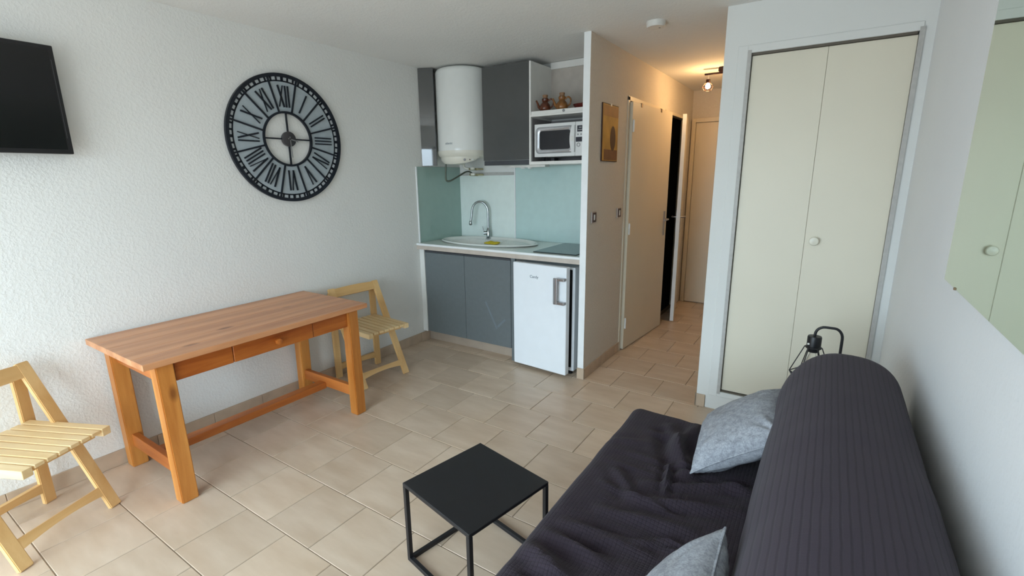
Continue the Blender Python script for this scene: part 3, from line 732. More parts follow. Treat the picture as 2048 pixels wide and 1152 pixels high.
# worktop with an oval cut-out for the sink
WO = Vector((0.80, 3.45, 0.885)); sc = Vector((0.530, 3.487)); sa, sb = 0.470, 0.240
wx0, wx1, wy0, wy1 = 0.002, XP0 - 0.004, YW, YK - 0.002; zt_w, zb_w = 0.925, 0.885
bm = bmesh.new(); angs = sorted([2 * math.pi * k / 72 for k in range(72)] + [math.atan2(yy - sc.y, xx - sc.x) % (2 * math.pi) for xx in (wx0, wx1) for yy in (wy0, wy1)])
def rect_pt(a):
    c_, s_ = math.cos(a), math.sin(a); t = 1e9
    if c_ > 1e-9: t = min(t, (wx1 - sc.x) / c_)
    if c_ < -1e-9: t = min(t, (wx0 - sc.x) / c_)
    if s_ > 1e-9: t = min(t, (wy1 - sc.y) / s_)
    if s_ < -1e-9: t = min(t, (wy0 - sc.y) / s_)
    return sc.x + c_ * t, sc.y + s_ * t
def ell_pt(a):
    c_, s_ = math.cos(a), math.sin(a); t = 1 / math.sqrt((c_ / sa) ** 2 + (s_ / sb) ** 2); return sc.x + c_ * t, sc.y + s_ * t
q = []
for a in angs:
    i_, o_ = ell_pt(a), rect_pt(a); q.append([bm.verts.new((*i_, zb_w)), bm.verts.new((*i_, zt_w)), bm.verts.new((*o_, zt_w)), bm.verts.new((*o_, zb_w))])
for k in range(len(q)):
    A_, B_ = q[k], q[(k + 1) % len(q)]
    for j in range(4): bm.faces.new((A_[j], A_[(j + 1) % 4], B_[(j + 1) % 4], B_[j]))
wt = tag(obj('worktop', bm, 'worktop', None, origin=WO), 'pale glossy kitchen worktop spanning the kitchenette', 'worktop')
obj('edge_band', B(((wx0, YW - 0.003, zb_w - 0.012), (wx1, YW - 0.0005, zt_w - 0.016)), bevel=0.0005, seg=1), 'worktop_edge', wt, origin=WO)
obj('edge_strip', B(((0.0, YW - 0.006, zt_w - 0.016), (wx1, YW - 0.0005, zt_w + 0.002)), bevel=0.001, seg=1), 'paint_edge', wt, origin=WO)

# sink: oval rim, bowl on the left, ribbed drainer on the right
KS = Vector((sc.x, sc.y, 0.925)); sk = thing('sink', 'white oval sink with bowl and drainer set into the worktop', 'sink', KS)
bm = bmesh.new(); nr, na = 40, 84; prev = None
A_, Bq = 0.500, 0.264
def sink_z(x, y, t):
    rim = 0.016 * math.exp(-((t - 0.965) / 0.035) ** 2) + 0.002
    bowl = ((x + 0.20) / 0.205) ** 2 + (y / 0.185) ** 2
    z = rim
    if t < 0.93: z -= 0.010 * min(1, (0.93 - t) / 0.05)
    if bowl < 1: z -= 0.140 * min(1.0, (1 - bowl) / 0.22) ** 0.7
    elif x > 0.03 and t < 0.86: z += 0.0035 * math.sin(y * 130) * min(1, (x - 0.03) / 0.05) * min(1, (0.86 - t) / 0.08)
    return z
cv = bm.verts.new((0, 0, sink_z(0, 0, 0)))
for i in range(1, nr + 1):
    t = i / nr; rg = []
    for k in range(na):
        a = 2 * math.pi * k / na; x, y = A_ * t * math.cos(a), Bq * t * math.sin(a); rg.append(bm.verts.new((x, y, sink_z(x, y, t))))
    for k in range(na):
        if prev is None: bm.faces.new((cv, rg[k], rg[(k + 1) % na]))
        else: bm.faces.new((prev[k], rg[k], rg[(k + 1) % na], prev[(k + 1) % na]))
    prev = rg
obj('basin', bm, 'sink_white', sk, True)
bm = bmesh.new(); lathe(bm, [(0.002, -0.131), (0.030, -0.131), (0.034, -0.129), (0.036, -0.1325)], (-0.20, 0, 0), 24); obj('drain', bm, 'chrome', sk, True)
# tap
FO = Vector((0.372, 3.715, 0.927)); fc = thing('kitchen_tap', 'chrome swan-neck mixer tap behind the sink', 'tap', FO)
bm = bmesh.new(); lathe(bm, [(0.026, 0.0), (0.026, 0.006), (0.019, 0.010), (0.019, 0.075), (0.016, 0.082), (0.011, 0.10)], (0, 0, 0), 20); obj('body', bm, 'chrome', fc, True)
bm = bmesh.new(); pts = [(0, 0, 0.09), (0, 0, 0.17), (0, 0, 0.25)]
dirx, diry = -0.155, -0.045
for k in range(1, 15):
    a = math.pi * k / 14; f_ = (1 - math.cos(a)) / 2; pts.append((dirx * f_, diry * f_, 0.25 + 0.095 * math.sin(a)))
pts.append((dirx * 1.06, diry * 1.06, 0.185)); pts.append((dirx * 1.10, diry * 1.10, 0.155))
tube(bm, pts, 0.0105, 12); obj('spout', bm, 'chrome', fc, True)
bm = bmesh.new(); lathe(bm, [(0.010, 0.165), (0.014, 0.155), (0.0155, 0.13), (0.012, 0.122)], (dirx * 1.11, diry * 1.11, 0), 16); obj('spray_head', bm, 'chrome', fc, True)
bm = bmesh.new(); tube(bm, [(-0.012, -0.004, 0.052), (-0.040, -0.020, 0.050)], 0.017, 14); tube(bm, [(-0.036, -0.018, 0.058), (-0.052, -0.022, 0.115)], 0.005, 8); obj('lever', bm, 'chrome', fc, True)
# yellow sponge cloth
bm = bmesh.new(); n = 14
gr = {}
for i in range(n + 1):
    for j in range(n + 1):
        u, v = -1 + 2 * i / n, -1 + 2 * j / n; k_ = 0.85 + 0.15 * noise.noise(Vector((u * 2, v * 2, 3)))
        for s_ in (0, 1): gr[i, j, s_] = bm.verts.new((u * 0.075 * k_, v * 0.040 * k_, 0.003 + s_ * (0.010 + 0.012 * (1 - u * u) * (1 - v * v)) + 0.006 * noise.noise(Vector((u * 1.7, v * 1.7, 9))) + 0.006))
for i in range(n):
    for j in range(n):
        bm.faces.new((gr[i, j, 1], gr[i + 1, j, 1], gr[i + 1, j + 1, 1], gr[i, j + 1, 1])); bm.faces.new((gr[i, j + 1, 0], gr[i + 1, j + 1, 0], gr[i + 1, j, 0], gr[i, j, 0]))
for i in range(n):
    for j in (0, n):
        bm.faces.new((gr[i, j, 0], gr[i + 1, j, 0], gr[i + 1, j, 1], gr[i, j, 1])); bm.faces.new((gr[j, i, 0], gr[j, i + 1, 0], gr[j, i + 1, 1], gr[j, i, 1]))
sp = tag(obj('sponge_cloth', bm, 'sponge', None, True), 'yellow sponge cloth lying on the sink', 'sponge'); sp.location = (0.610, 3.44, 0.916); sp.rotation_euler = (0, 0, R(18))
# hob
HO = Vector((1.36, 3.46, 0.926)); hb = thing('cooktop', 'black glass cooktop at the right end of the worktop', 'cooktop', HO)
obj('glass_plate', B(((-0.185, -0.268, 0), (0.185, 0.275, 0.006)), bevel=0.002, seg=1), 'hob_glass', hb)

# splashbacks
o = tag(obj('splashback', B(((0.001, 3.170, 0.926), (0.007, YK - 0.003, 1.592))), 'glass_green', None, origin=(0.004, 3.47, 0.926)), 'dark green glass splashback on the side wall beside the sink', 'splashback')
obj('edge_trim', B(((0.001, 3.160, 0.926), (0.012, 3.1695, 1.592))), 'paint_edge', o, origin=(0.004, 3.47, 0.926))
tag(obj('splashback', B(((0.008, YK - 0.007, 0.926), (0.640, YK - 0.001, 1.512))), 'panel_mint', None, origin=(0.32, YK - 0.004, 0.926)), 'pale mint splashback panel behind the tap', 'splashback')
o = tag(obj('splashback', B(((0.655, YK - 0.008, 0.926), (XP0 - 0.004, YK - 0.001, 1.588))), 'glass_blue', None, origin=(1.13, YK - 0.004, 0.926)), 'blue-green glass splashback behind the cooktop', 'splashback')
obj('edge_trim', B(((0.642, YK - 0.012, 0.926), (0.654, YK - 0.001, 1.588))), 'paint_edge', o, origin=(1.13, YK - 0.004, 0.926))
struct('trim_8', B(((0.008, YK - 0.010, 1.514), (0.640, YK - 0.001, 1.538)), bevel=0.001, seg=1), 'frame_grey', 'grey strip above the pale splashback')

# ------------------------------------------------------------------ refrigerator
RO = Vector((1.305, 3.43, 0)); rf = thing('refrigerator', 'white under-counter refrigerator with its door slightly ajar', 'refrigerator', RO)
obj('body', B(((1.060, 3.150, 0.030), (1.560, 3.700, 0.842)), bevel=0.006), 'fridge_white', rf, origin=RO)
obj('gap_shade', B(((1.075, 3.1485, 0.06), (1.540, 3.1505, 0.825))), 'fridge_dark', rf, origin=RO)  # dark sheet stands for the shade in the gap behind the door
for (xx, yy) in ((1.10, 3.18), (1.52, 3.18), (1.10, 3.66), (1.52, 3.66)):
    bm = bmesh.new(); lathe(bm, [(0.018, 0.0), (0.018, 0.032)], (xx, yy, 0), 12); obj('foot', bm, 'fridge_dark', rf, origin=RO)
dmesh = B(((0.012, -0.052, 0.028), (0.497, 0.0, 0.856)), bevel=0.007, seg=3)
rd_ = obj('door', dmesh, 'fridge_white', rf); rd_.location = (1.050 - RO.x, 3.138 - RO.y, 0); rd_.rotation_euler = (0, 0, R(-4.6))
obj('gasket', B(((0.012, 0.0005, 0.05), (0.485, 0.008, 0.83))), 'fridge_gasket', rd_)
bm = B(((0.408, -0.094, 0.583), (0.440, -0.080, 0.780)), ((0.425, -0.090, 0.760), (0.497, -0.052, 0.780)), ((0.425, -0.090, 0.583), (0.497, -0.052, 0.603)), bevel=0.004)
obj('handle', bm, 'steel', rd_)
obj('handle_grip', B(((0.414, -0.0955, 0.590), (0.424, -0.0935, 0.773))), 'mw_grey', rd_)
text('logo', 'Candy', 0.030, 'logo_grey', rd_, (0.212, -0.0525, 0.758), (R(90), 0, 0))

# ------------------------------------------------------------------ upper units
UF = 3.42
UO = Vector((0.78, 3.59, 1.59)); uc = thing('upper_cabinet', 'dark grey wall cabinet next to the water heater', 'cabinet', UO)
obj('body', B(((0.556, UF + 0.021, 1.595), (1.000, YK - 0.002, 2.366))), 'cab_white', uc, origin=UO)
obj('door', B(((0.552, UF, 1.632), (1.002, UF + 0.020, 2.368)), bevel=0.0015, seg=1), 'cab_dark', uc, origin=UO)
obj('handle_profile', B(((0.556, UF + 0.004, 1.592), (1.002, UF + 0.020, 1.629)), bevel=0.001, seg=1), 'cab_strip', uc, origin=UO)
SU = Vector((1.30, 3.59, 1.59)); su = thing('shelf_unit', 'open two-tier shelf unit holding the microwave', 'shelf', SU)
obj('side_panel', B(((1.0035, UF + 0.004, 1.59), (1.019, YK - 0.002, 2.366))), 'cab_white', su, origin=SU)
obj('shelf', B(((1.019, UF + 0.006, 1.590), (XP0 - 0.004, YK - 0.02, 1.615)), bevel=0.001, seg=1), 'cab_white', su, origin=SU)
obj('shelf', B(((1.019, UF + 0.010, 1.960), (XP0 - 0.004, YK - 0.02, 1.995)), bevel=0.001, seg=1), 'cab_white', su, origin=SU)
obj('shelf_back', B(((1.019, YK - 0.016, 1.615), (XP0 - 0.004, YK - 0.003, 1.948))), 'niche_grey', su, origin=SU)
obj('upper_back', B(((1.019, YK - 0.010, 1.966), (XP0 - 0.004, YK - 0.003, 2.352))), 'niche_shade', su, origin=SU)
obj('shelf_lining', B(((1.0195, UF + 0.02, 1.615), (1.022, YK - 0.016, 1.947))), 'niche_grey', su, origin=SU)
obj('shelf_ledge', B(((1.019, UF + 0.002, 1.954), (XP0 - 0.004, UF + 0.0095, 1.968)), bevel=0.001, seg=1), 'cab_white', su, origin=SU)
bm = bmesh.new(); lathe(bm, [(0.010, 0.0), (0.010, -0.006), (0.004, -0.008)], (1.305, UF + 0.010, 1.982), 14, 'y'); obj('shelf_knob', bm, 'mw_grey', su, origin=SU)
# under-cabinet light
LO_ = Vector((0.96, 3.50, 1.566)); ul = thing('strip_light', 'slim white light bar under the wall cabinet', 'lamp', LO_)
obj('housing', B(((0.792, 3.46, 1.572), (1.128, 3.54, 1.5895)), bevel=0.003), 'plastic_white', ul, origin=LO_)
for xx in (0.90, 0.965):
    bm = bmesh.new(); lathe(bm, [(0.020, 1.5722), (0.022, 1.568), (0.018, 1.562), (0.004, 1.561)], (xx, 3.50, 0), 18); obj('spot', bm, 'mw_white', ul, True, origin=LO_)
# angled dark panel left of the heater
PO = Vector((0.004, 3.248, 1.60)); pn = thing('cabinet_panel', 'narrow glossy dark grey panel between side wall and water heater', 'panel', PO, R(29))
obj('front', B(((0.0, 0.0, 0.0), (0.130, 0.018, 0.802)), bevel=0.0012, seg=1), 'panel_gloss', pn)
obj('edge_band', B(((0.1302, 0.001, 0.0), (0.1322, 0.017, 0.802))), 'cab_strip', pn)

# water heater
WH = Vector((0.282, 3.505, 1.615)); wh = thing('water_heater', 'white cylindrical electric water heater on the kitchenette wall', 'water heater', WH); rw = 0.233
bm = bmesh.new(); lathe(bm, [(0.10, 0.785), (0.20, 0.780), (0.222, 0.770), (0.230, 0.756), (rw, 0.74), (rw, 0.108)], (0, 0, 0), 64); obj('tank', bm, 'heater_white', wh, True)
bm = bmesh.new(); lathe(bm, [(rw + 0.001, 0.108), (rw + 0.002, 0.095), (0.230, 0.072), (0.214, 0.055), (0.05, 0.050)], (0, 0, 0), 64); obj('bottom_cap', bm, 'heater_beige', wh, True)
# fairing with controls, hanging below the cap toward the room
bm = bmesh.new(); n = 24; rows = []
for i in range(n + 1):
    a = R(-165 + 150 * i / n); f_ = math.sin(math.pi * i / n) ** 0.6; rr = 0.212
    dep = 0.012 + 0.048 * f_
    rows.append([bm.verts.new((rr * math.cos(a), rr * math.sin(a), 0.062)), bm.verts.new((rr * 0.985 * math.cos(a), rr * 0.985 * math.sin(a), 0.055 - dep * 0.55)), bm.verts.new((rr * 0.90 * math.cos(a), rr * 0.90 * math.sin(a), 0.055 - dep)), bm.verts.new((0.03 * math.cos(a), 0.03 * math.sin(a), 0.050 - dep))])
for i in range(n):
    for j in range(3): bm.faces.new((rows[i][j], rows[i + 1][j], rows[i + 1][j + 1], rows[i][j + 1]))
cpn = obj('control_fairing', bm, 'heater_beige', wh, True)
for a_, w_, c_ in ((-52, 0.018, 'mw_grey'), (-40, 0.008, 'switch_dark'), (-33, 0.012, 'mw_white')):
    bm = bmesh.new(); lathe(bm, [(w_ * 0.6, 0.0), (w_ * 0.6, 0.006), (w_ * 0.4, 0.008)], (0, 0, 0), 12)
    m = Matrix.Translation((0.206 * math.cos(R(a_)), 0.206 * math.sin(R(a_)), 0.030)) @ Matrix.Rotation(R(a_), 4, 'Z') @ Matrix.Rotation(R(90), 4, 'Y')
    bmesh.ops.transform(bm, matrix=m, verts=list(bm.verts)); obj('control_dial', bm, c_, cpn, True)
t_ = text('logo', 'atlantic', 0.026, 'logo_grey', wh, (0, 0, 0), (0, 0, 0), 0.0004)
# bend the lettering onto the tank
for v in t_.data.vertices:
    a = R(-86) + v.co.x / rw; z = v.co.y; rr = rw + 0.0006 + v.co.z
    v.co = Vector((rr * math.cos(a), rr * math.sin(a), 0.165 + z))
for zm in (0.20, 0.55): obj('wall_mount', B(((-0.12, 0.200, zm), (0.12, 0.262, zm + 0.05))), 'steel', wh)
# plumbing below the heater
def bez(p, n=10):
    out = []; P_ = [Vector(v) for v in p]
    for i in range(len(P_) - 1):
        a_, b_, c_, d_ = P_[max(i - 1, 0)], P_[i], P_[i + 1], P_[min(i + 2, len(P_) - 1)]
        for k in range(n):
            t = k / n; out.append(0.5 * ((2 * b_) + (c_ - a_) * t + (2 * a_ - 5 * b_ + 4 * c_ - d_) * t * t + (3 * b_ - a_ - 3 * c_ + d_) * t ** 3))
    out.append(P_[-1]); return out
HS = Vector((0.13, 3.44, 1.46)); hs_ = thing('water_hose', 'dark braided hose looping under the water heater', 'hose', HS)
bm = bmesh.new(); tube(bm, bez([(0.137, 3.42, 1.672), (0.130, 3.42, 1.60), (0.122, 3.42, 1.52), (0.124, 3.425, 1.472), (0.150, 3.45, 1.468), (0.20, 3.52, 1.512), (0.225, 3.58, 1.545), (0.246, 3.62, 1.548)]), 0.0075, 10); obj('braid', bm, 'hose', hs_, True, origin=HS)
bm = bmesh.new(); lathe(bm, [(0.013, 1.655), (0.013, 1.668), (0.016, 1.670), (0.016, 1.684)], (0.137, 3.42, 0), 6); obj('nut', bm, 'brass', hs_, origin=HS)
VO = Vector((0.28, 3.66, 1.50)); vv = thing('shutoff_valve', 'pale pipe fittings and shut-off valves below the water heater', 'valve', VO)
bm = bmesh.new(); tube(bm, bez([(0.19, 3.60, 1.672), (0.19, 3.60, 1.62), (0.195, 3.605, 1.585), (0.235, 3.62, 1.572), (0.27, 3.62, 1.571)]), 0.011, 10); obj('pipe', bm, 'pvc', vv, True, origin=VO)
for (x, z) in ((0.285, 1.571), (0.290, 1.520)):
    bm = bmesh.new(); tube(bm, [(x - 0.045, 3.62, z), (x + 0.045, 3.62, z - 0.003)], 0.011, 10); tube(bm, [(x, 3.62, z), (x, 3.765, z)], 0.009, 10); vb = obj('valve_body', bm, 'brass', vv, True, origin=VO)
    bm = B(((x - 0.020, 3.585, z - 0.010), (x + 0.022, 3.605, z + 0.010)), bevel=0.003); bmesh.ops.translate(bm, verts=list(bm.verts), vec=(0.01, 0, 0.004)); obj('valve_handle', bm, 'pvc', vb, origin=VO)
bm = bmesh.new(); tube(bm, bez([(0.246, 3.62, 1.546), (0.262, 3.62, 1.535), (0.270, 3.62, 1.522)]), 0.009, 8); obj('elbow', bm, 'hose', vv, True, origin=VO)

# ------------------------------------------------------------------ microwave
MO = Vector((1.29, 3.57, 1.617)); mw = thing('microwave', 'white and silver microwave oven on the lower shelf', 'microwave', MO)
x0, x1, z0, z1, yf = 1.050, 1.590, 1.648, 1.895, 3.430
obj('body', B(((x0 + 0.002, yf + 0.022, z0), (x1, 3.745, z1)), bevel=0.003), 'mw_white', mw, origin=MO)
for xx in (x0 + 0.05, x1 - 0.05):
    for yy in (yf + 0.06, 3.70):
        bm = bmesh.new(); lathe(bm, [(0.014, 1.6155), (0.016, z0)], (xx, yy, 0), 10); obj('foot', bm, 'fridge_dark', mw, origin=MO)
xd = 1.405
dr_ = obj('door', B(((x0, yf, z0), (xd - 0.001, yf + 0.0215, z1)), bevel=0.002), 'mw_white', mw, origin=MO)
def rrect(x0, x1, z0, z1, r_, n=6):
    return arc(x1 - r_, z1 - r_, r_, 0, 90, n) + arc(x0 + r_, z1 - r_, r_, 90, 180, n) + arc(x0 + r_, z0 + r_, r_, 180, 270, n) + arc(x1 - r_, z0 + r_, r_, 270, 360, n)
# pressed silver surround: outer rim flush, sloping to the window
bm = bmesh.new(); loops = [(rrect(1.0603, 1.3964, 1.672, 1.872, 0.034), yf - 0.0005), (rrect(1.0621, 1.3947, 1.674, 1.870, 0.033), yf - 0.004), (rrect(1.0741, 1.3860, 1.686, 1.858, 0.028), yf - 0.009), (rrect(1.0948, 1.3688, 1.700, 1.844, 0.022), yf - 0.004), (rrect(1.0983, 1.3654, 1.703, 1.841, 0.020), yf - 0.001)]
vr = [[bm.verts.new((p[0], y, p[1])) for p in L_] for L_, y in loops]; n = len(vr[0])
for i in range(len(vr) - 1):
    for k in range(n): bm.faces.new((vr[i][k], vr[i][(k + 1) % n], vr[i + 1][(k + 1) % n], vr[i + 1][k]))
obj('surround', bm, 'mw_silver', dr_, True, origin=MO)
bm = bmesh.new(); prism(bm, rrect(1.0974, 1.3662, 1.702, 1.842, 0.02), yf - 0.0025, yf - 0.0002, 'y'); obj('window', bm, 'mw_window', dr_, origin=MO)
# crescent handle plate
bm = bmesh.new(); poly = [(1.4033, 1.676), (1.4033, 1.870), (1.3774, 1.870)] + [(1.3636 + 0.016 * ((2 * i / 10 - 1) ** 2), 1.868 - 0.190 * i / 10) for i in range(11)] + [(1.3774, 1.676)]
prism(bm, poly, yf - 0.013, yf - 0.002, 'y'); obj('handle', bm, 'mw_white', dr_, origin=MO)
obj('open_button', B(((1.3723, yf - 0.0145, 1.758), (1.3964, yf - 0.0125, 1.792)), bevel=0.001, seg=1), 'plastic_white', dr_, origin=MO)
cp_ = obj('control_panel', B(((xd + 0.001, yf, z0), (x1, yf + 0.0215, z1)), bevel=0.002), 'mw_white', mw, origin=MO)
obj('display', B(((xd + 0.016, yf - 0.002, 1.822), (x1 - 0.016, yf + 0.001, 1.866))), 'mw_dark', cp_, origin=MO)
obj('display', B(((xd + 0.006, yf - 0.002, 1.750), (x1 - 0.010, yf + 0.001, 1.784))), 'mw_dark', cp_, origin=MO)
obj('display_digits', B(((xd + 0.030, yf - 0.0028, 1.848), (xd + 0.052, yf - 0.0015, 1.857)), ((xd + 0.022, yf - 0.0028, 1.832), (xd + 0.064, yf - 0.0015, 1.839))), 'mw_grey', cp_, origin=MO)
for i in range(4):
    bm = bmesh.new(); lathe(bm, [(0.006, 0.001), (0.006, -0.002), (0.003, -0.003)], (xd + 0.022 + 0.026 * i, yf, 1.803), 12, 'y'); obj('button', bm, 'mw_grey', cp_, origin=MO)
bm = bmesh.new(); lathe(bm, [(0.015, 0.001), (0.015, -0.002), (0.010, -0.002), (0.010, 0.001)], (xd + 0.028, yf, 1.728), 20, 'y'); obj('stop_ring', bm, 'mw_grey', cp_, origin=MO)
bm = bmesh.new(); lathe(bm, [(0.018, 0.001), (0.018, -0.008), (0.014, -0.011), (0.002, -0.012)], (xd + 0.085, yf, 1.705), 20, 'y'); obj('dial', bm, 'mw_silver', cp_, True, origin=MO)

# ------------------------------------------------------------------ pots on the upper shelf
def coffee_pot(loc, rotz, sc_, mat, label):
    t = thing('coffee_pot', label, 'pot', loc, rotz, 'stoneware pots on the open shelf'); k = sc_
    bm = bmesh.new(); lathe(bm, [(0.004, 0.0), (0.040 * k, 0.001), (0.047 * k, 0.008 * k), (0.052 * k, 0.030 * k), (0.046 * k, 0.055 * k), (0.030 * k, 0.075 * k), (0.024 * k, 0.082 * k), (0.030 * k, 0.090 * k), (0.031 * k, 0.108 * k), (0.026 * k, 0.114 * k), (0.004, 0.115 * k)], (0, 0, 0), 28); obj('body', bm, mat, t, True)
    bm = bmesh.new(); lathe(bm, [(0.021 * k, 0.113 * k), (0.025 * k, 0.140 * k), (0.022 * k, 0.143 * k), (0.004, 0.1435 * k)], (0, 0, 0), 20); obj('stopper', bm, 'pot_cork', t, True)
    bm = bmesh.new(); tube(bm, [(-0.040 * k, 0, 0.025 * k), (-0.062 * k, 0, 0.045 * k), (-0.074 * k, 0, 0.075 * k), (-0.086 * k, 0, 0.100 * k)], [0.017 * k, 0.013 * k, 0.009 * k, 0.008 * k], 10); obj('spout', bm, mat, t, True)
    bm = bmesh.new(); tube(bm, bez([(0.028 * k, 0, 0.088 * k), (0.055 * k, 0, 0.105 * k), (0.078 * k, 0, 0.085 * k), (0.074 * k, 0, 0.050 * k), (0.046 * k, 0, 0.026 * k)], 6), 0.0075 * k, 8); obj('handle', bm, mat, t, True)
    return t
coffee_pot((1.106, 3.500, 1.9955), R(10), 0.86, 'pot_dark', 'dark brown stoneware coffee pot, the left one on the shelf')
coffee_pot((1.254, 3.500, 1.9955), R(8), 0.88, 'pot_light', 'ochre stoneware coffee pot, taller one on the shelf')
DO = Vector((1.435, 3.53, 1.9955)); ds = thing('serving_dish', 'dark red low dish on the shelf beside the pots', 'dish', DO)
bm = bmesh.new(); lathe(bm, [(0.004, 0.004), (0.07, 0.004), (0.088, 0.030), (0.092, 0.030), (0.075, 0.0), (0.004, 0.0)], (0, 0, 0), 32); obj('bowl', bm, 'dish_red', ds, True)
bm = bmesh.new(); tube(bm, [(-0.03, 0, 0.024), (-0.03, 0, 0.042), (0.0, 0, 0.046), (0.03, 0, 0.042), (0.03, 0, 0.024)], 0.004, 8); obj('handle', bm, 'dish_red', ds, True)

# ------------------------------------------------------------------ hallway items
PS = Vector((XP1, 3.479, 1.80)); ps = thing('poster', 'narrow ochre poster with a dark brown shape on the hall wall', 'poster', PS)
hw, hh_ = 0.152, 0.20
obj('panel', B(((0.001, -hw, -hh_), (0.008, hw, hh_)), bevel=0.001, seg=1), 'poster_dark', ps)
obj('print', B(((0.0078, -hw + 0.012, -hh_ + 0.006), (0.0088, hw - 0.004, hh_ - 0.006))), 'poster_ochre', ps)
obj('print_band', B(((0.0086, -hw + 0.020, hh_ - 0.085), (0.0092, hw - 0.008, hh_ - 0.012))), 'poster_top', ps)
obj('print_block', B(((0.0086, -hw + 0.040, -hh_ + 0.010), (0.0092, hw - 0.012, -hh_ + 0.085))), 'poster_brown', ps)
bm = bmesh.new(); prism(bm, [(0.05 + 0.052 * math.cos(R(a)), -0.035 + 0.088 * math.sin(R(a))) for a in range(0, 360, 12)], 0.0088, 0.0096, 'x'); obj('print_shape', bm, 'poster_dark', ps)
bm = B(((0.006, -0.008, hh_ - 0.014), (0.012, 0.010, hh_ + 0.004))); obj('clip', bm, 'plastic_white', ps)
for y, lb in ((3.228, 'silver light switch near the partition edge'), (3.722, 'silver light switch beside the hallway door frame')):
    t = thing('light_switch', lb, 'switch', (XP1, y, 1.208), group='hall light switches')
    obj('plate', B(((0.0005, -0.040, -0.040), (0.009, 0.040, 0.040)), bevel=0.002), 'switch_silver', t)
    obj('insert', B(((0.0085, -0.026, -0.034), (0.0115, 0.034, 0.034)), bevel=0.001, seg=1), 'switch_dark', t)
    bm = B(((0.011, -0.010, -0.020), (0.016, 0.006, 0.020)), bevel=0.002); obj('rocker', bm, 'plastic_white', t)
SD = Vector((2.057, 3.175, H)); sd = thing('smoke_detector', 'round white smoke detector on the ceiling', 'smoke detector', SD)
bm = bmesh.new(); lathe(bm, [(0.058, 0.0), (0.058, -0.006), (0.0565, -0.012), (0.0565, -0.024), (0.050, -0.032), (0.004, -0.034)], (0, 0, 0), 40); obj('housing', bm, 'plastic_white', sd, True)
bm = bmesh.new(); lathe(bm, [(0.006, -0.0335), (0.006, -0.0355), (0.001, -0.036)], (0.02, 0.01, 0), 12); obj('test_button', bm, 'mw_grey', sd)
# ceiling lamp in the hall
CL = Vector((2.20, 4.79, H)); cl = thing('ceiling_lamp', 'dark bar ceiling lamp with a lit caged bulb in the hallway', 'lamp', CL)
bm = B(((-0.075, -0.045, -0.038), (0.075, 0.045, 0.0)), bevel=0.006); obj('canopy', bm, 'lamp_bronze', cl)
obj('bar', B(((-0.195, -0.012, -0.050), (0.195, 0.012, -0.037)), bevel=0.002, seg=1), 'lamp_bronze', cl)
for xx in (-0.162, 0.155):
    bm = bmesh.new(); tube(bm, [(xx, 0, -0.050), (xx, 0, -0.088)], 0.003, 8); cb = obj('cord', bm, 'plastic_white', cl)
    bm = bmesh.new(); lathe(bm, [(0.008, -0.084), (0.018, -0.087), (0.019, -0.112), (0.016, -0.118)], (xx, 0, 0), 16); so_ = obj('socket', bm, 'lamp_bronze', cl, True)
    bm = bmesh.new(); lathe(bm, [(0.004, -0.112), (0.012, -0.118), (0.021, -0.136), (0.022, -0.147), (0.015, -0.160), (0.003, -0.165)], (xx, 0, 0), 16); obj('bulb', bm, 'bulb_lit', so_, True)
    bm = bmesh.new()
    for k in range(6):
        a = R(60 * k + 15); P0 = Vector((xx + 0.017 * math.cos(a), 0.017 * math.sin(a), -0.112)); P1 = Vector((xx + 0.046 * math.cos(a), 0.046 * math.sin(a), -0.148)); P2 = Vector((xx + 0.026 * math.cos(a), 0.026 * math.sin(a), -0.182))
        a2_ = R(60 * (k + 1) + 15); Q1 = Vector((xx + 0.046 * math.cos(a2_), 0.046 * math.sin(a2_), -0.148)); Q2 = Vector((xx + 0.026 * math.cos(a2_), 0.026 * math.sin(a2_), -0.182))
        tube(bm, [P0, P1], 0.0016, 6); tube(bm, [P1, P2], 0.0016, 6); tube(bm, [P1, Q1], 0.0016, 6); tube(bm, [P2, Q2], 0.0016, 6)
    obj('cage', bm, 'lamp_bronze', so_)

# ------------------------------------------------------------------ right wall: mirror
MR = Vector((XR, 1.35, 1.19)); mr_ = thing('wall_mirror', 'large frameless mirror on the right wall above the sofa', 'mirror', MR)
obj('backing', B(((-0.008, -0.50, 0.0), (-0.002, 0.517, 1.0))), 'mirror_edge', mr_)
obj('glass', B(((-0.012, -0.50, 0.0), (-0.0082, 0.517, 1.0))), 'mirror', mr_)
for y in (0.365, -0.30):
    obj('clip', B(((-0.015, y - 0.004, -0.003), (-0.001, y + 0.004, 0.004)), bevel=0.001, seg=1), 'hook_brown', mr_)

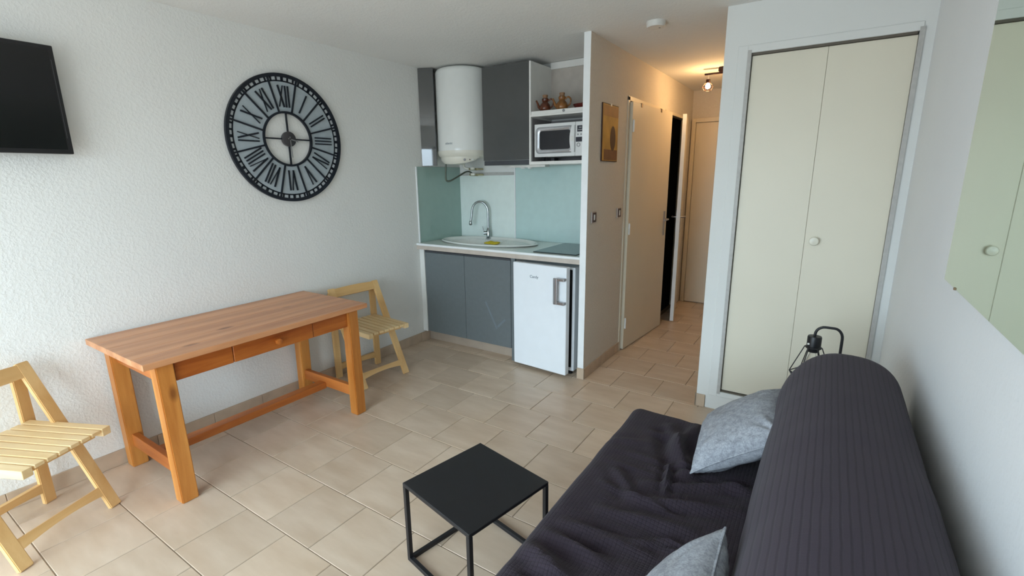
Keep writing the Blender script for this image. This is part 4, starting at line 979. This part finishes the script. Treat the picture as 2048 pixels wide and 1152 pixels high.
# ------------------------------------------------------------------ lamp behind the sofa
LP = Vector((3.189, 2.62, 0)); lp = thing('floor_lamp', 'black lamp with geometric wire shade behind the sofa end', 'lamp', LP)
bm = bmesh.new(); lathe(bm, [(0.004, 0.016), (0.09, 0.016), (0.10, 0.012), (0.10, 0.0), (0.004, 0.0)], (0, 0, 0), 36); obj('base', bm, 'black_metal', lp, True)
pts = [(0, 0, 0.012), (0, 0, 0.40), (0, 0, 0.745)]
for k in range(1, 7): a = R(90 * k / 6); pts.append((-0.035 * (1 - math.cos(a)), 0, 0.745 + 0.045 * math.sin(a)))
for k in range(0, 7): a = R(90 * k / 6); pts.append((-0.070 - 0.038 * math.sin(a), 0, 0.750 + 0.040 * math.cos(a)))
pts.append((-0.108, 0, 0.728))
bm = bmesh.new(); tube(bm, pts, 0.0062, 12); obj('pole', bm, 'black_metal', lp, True)
sx = -0.108
bm = bmesh.new(); lathe(bm, [(0.006, 0.742), (0.028, 0.740), (0.030, 0.735), (0.030, 0.690), (0.033, 0.688), (0.033, 0.680), (0.027, 0.678), (0.024, 0.662), (0.006, 0.660)], (sx, 0, 0), 28); sk_ = obj('socket', bm, 'black_metal', lp, True)
obj('socket_label', B(((sx - 0.0265, -0.021, 0.700), (sx - 0.018, -0.0245, 0.708))), 'plastic_white', sk_)
bm = bmesh.new(); n = 6; z_t, z_m, z_b = 0.684, 0.548, 0.490
tp = [Vector((sx + 0.036 * math.cos(R(60 * k)), 0.036 * math.sin(R(60 * k)), z_t)) for k in range(6)]
md = [Vector((sx + 0.088 * math.cos(R(60 * k)), 0.088 * math.sin(R(60 * k)), z_m)) for k in range(6)]
bt = [Vector((sx + 0.055 * math.cos(R(60 * k + 30)), 0.055 * math.sin(R(60 * k + 30)), z_b)) for k in range(6)]
for k in range(6):
    for a_, b_ in ((tp[k], md[k]), (md[k], bt[k]), (md[(k + 1) % 6], bt[k]), (bt[k], bt[(k + 1) % 6]), (md[k], md[(k + 1) % 6]), (tp[k], tp[(k + 1) % 6])): tube(bm, [a_, b_], 0.0025, 6)
obj('wire_shade', bm, 'black_metal', lp)
bm = bmesh.new(); lathe(bm, [(0.012, 0.662), (0.013, 0.650), (0.026, 0.615), (0.030, 0.590), (0.022, 0.566), (0.003, 0.558)], (sx, 0, 0), 24); obj('bulb', bm, 'clear_glass', lp, True)
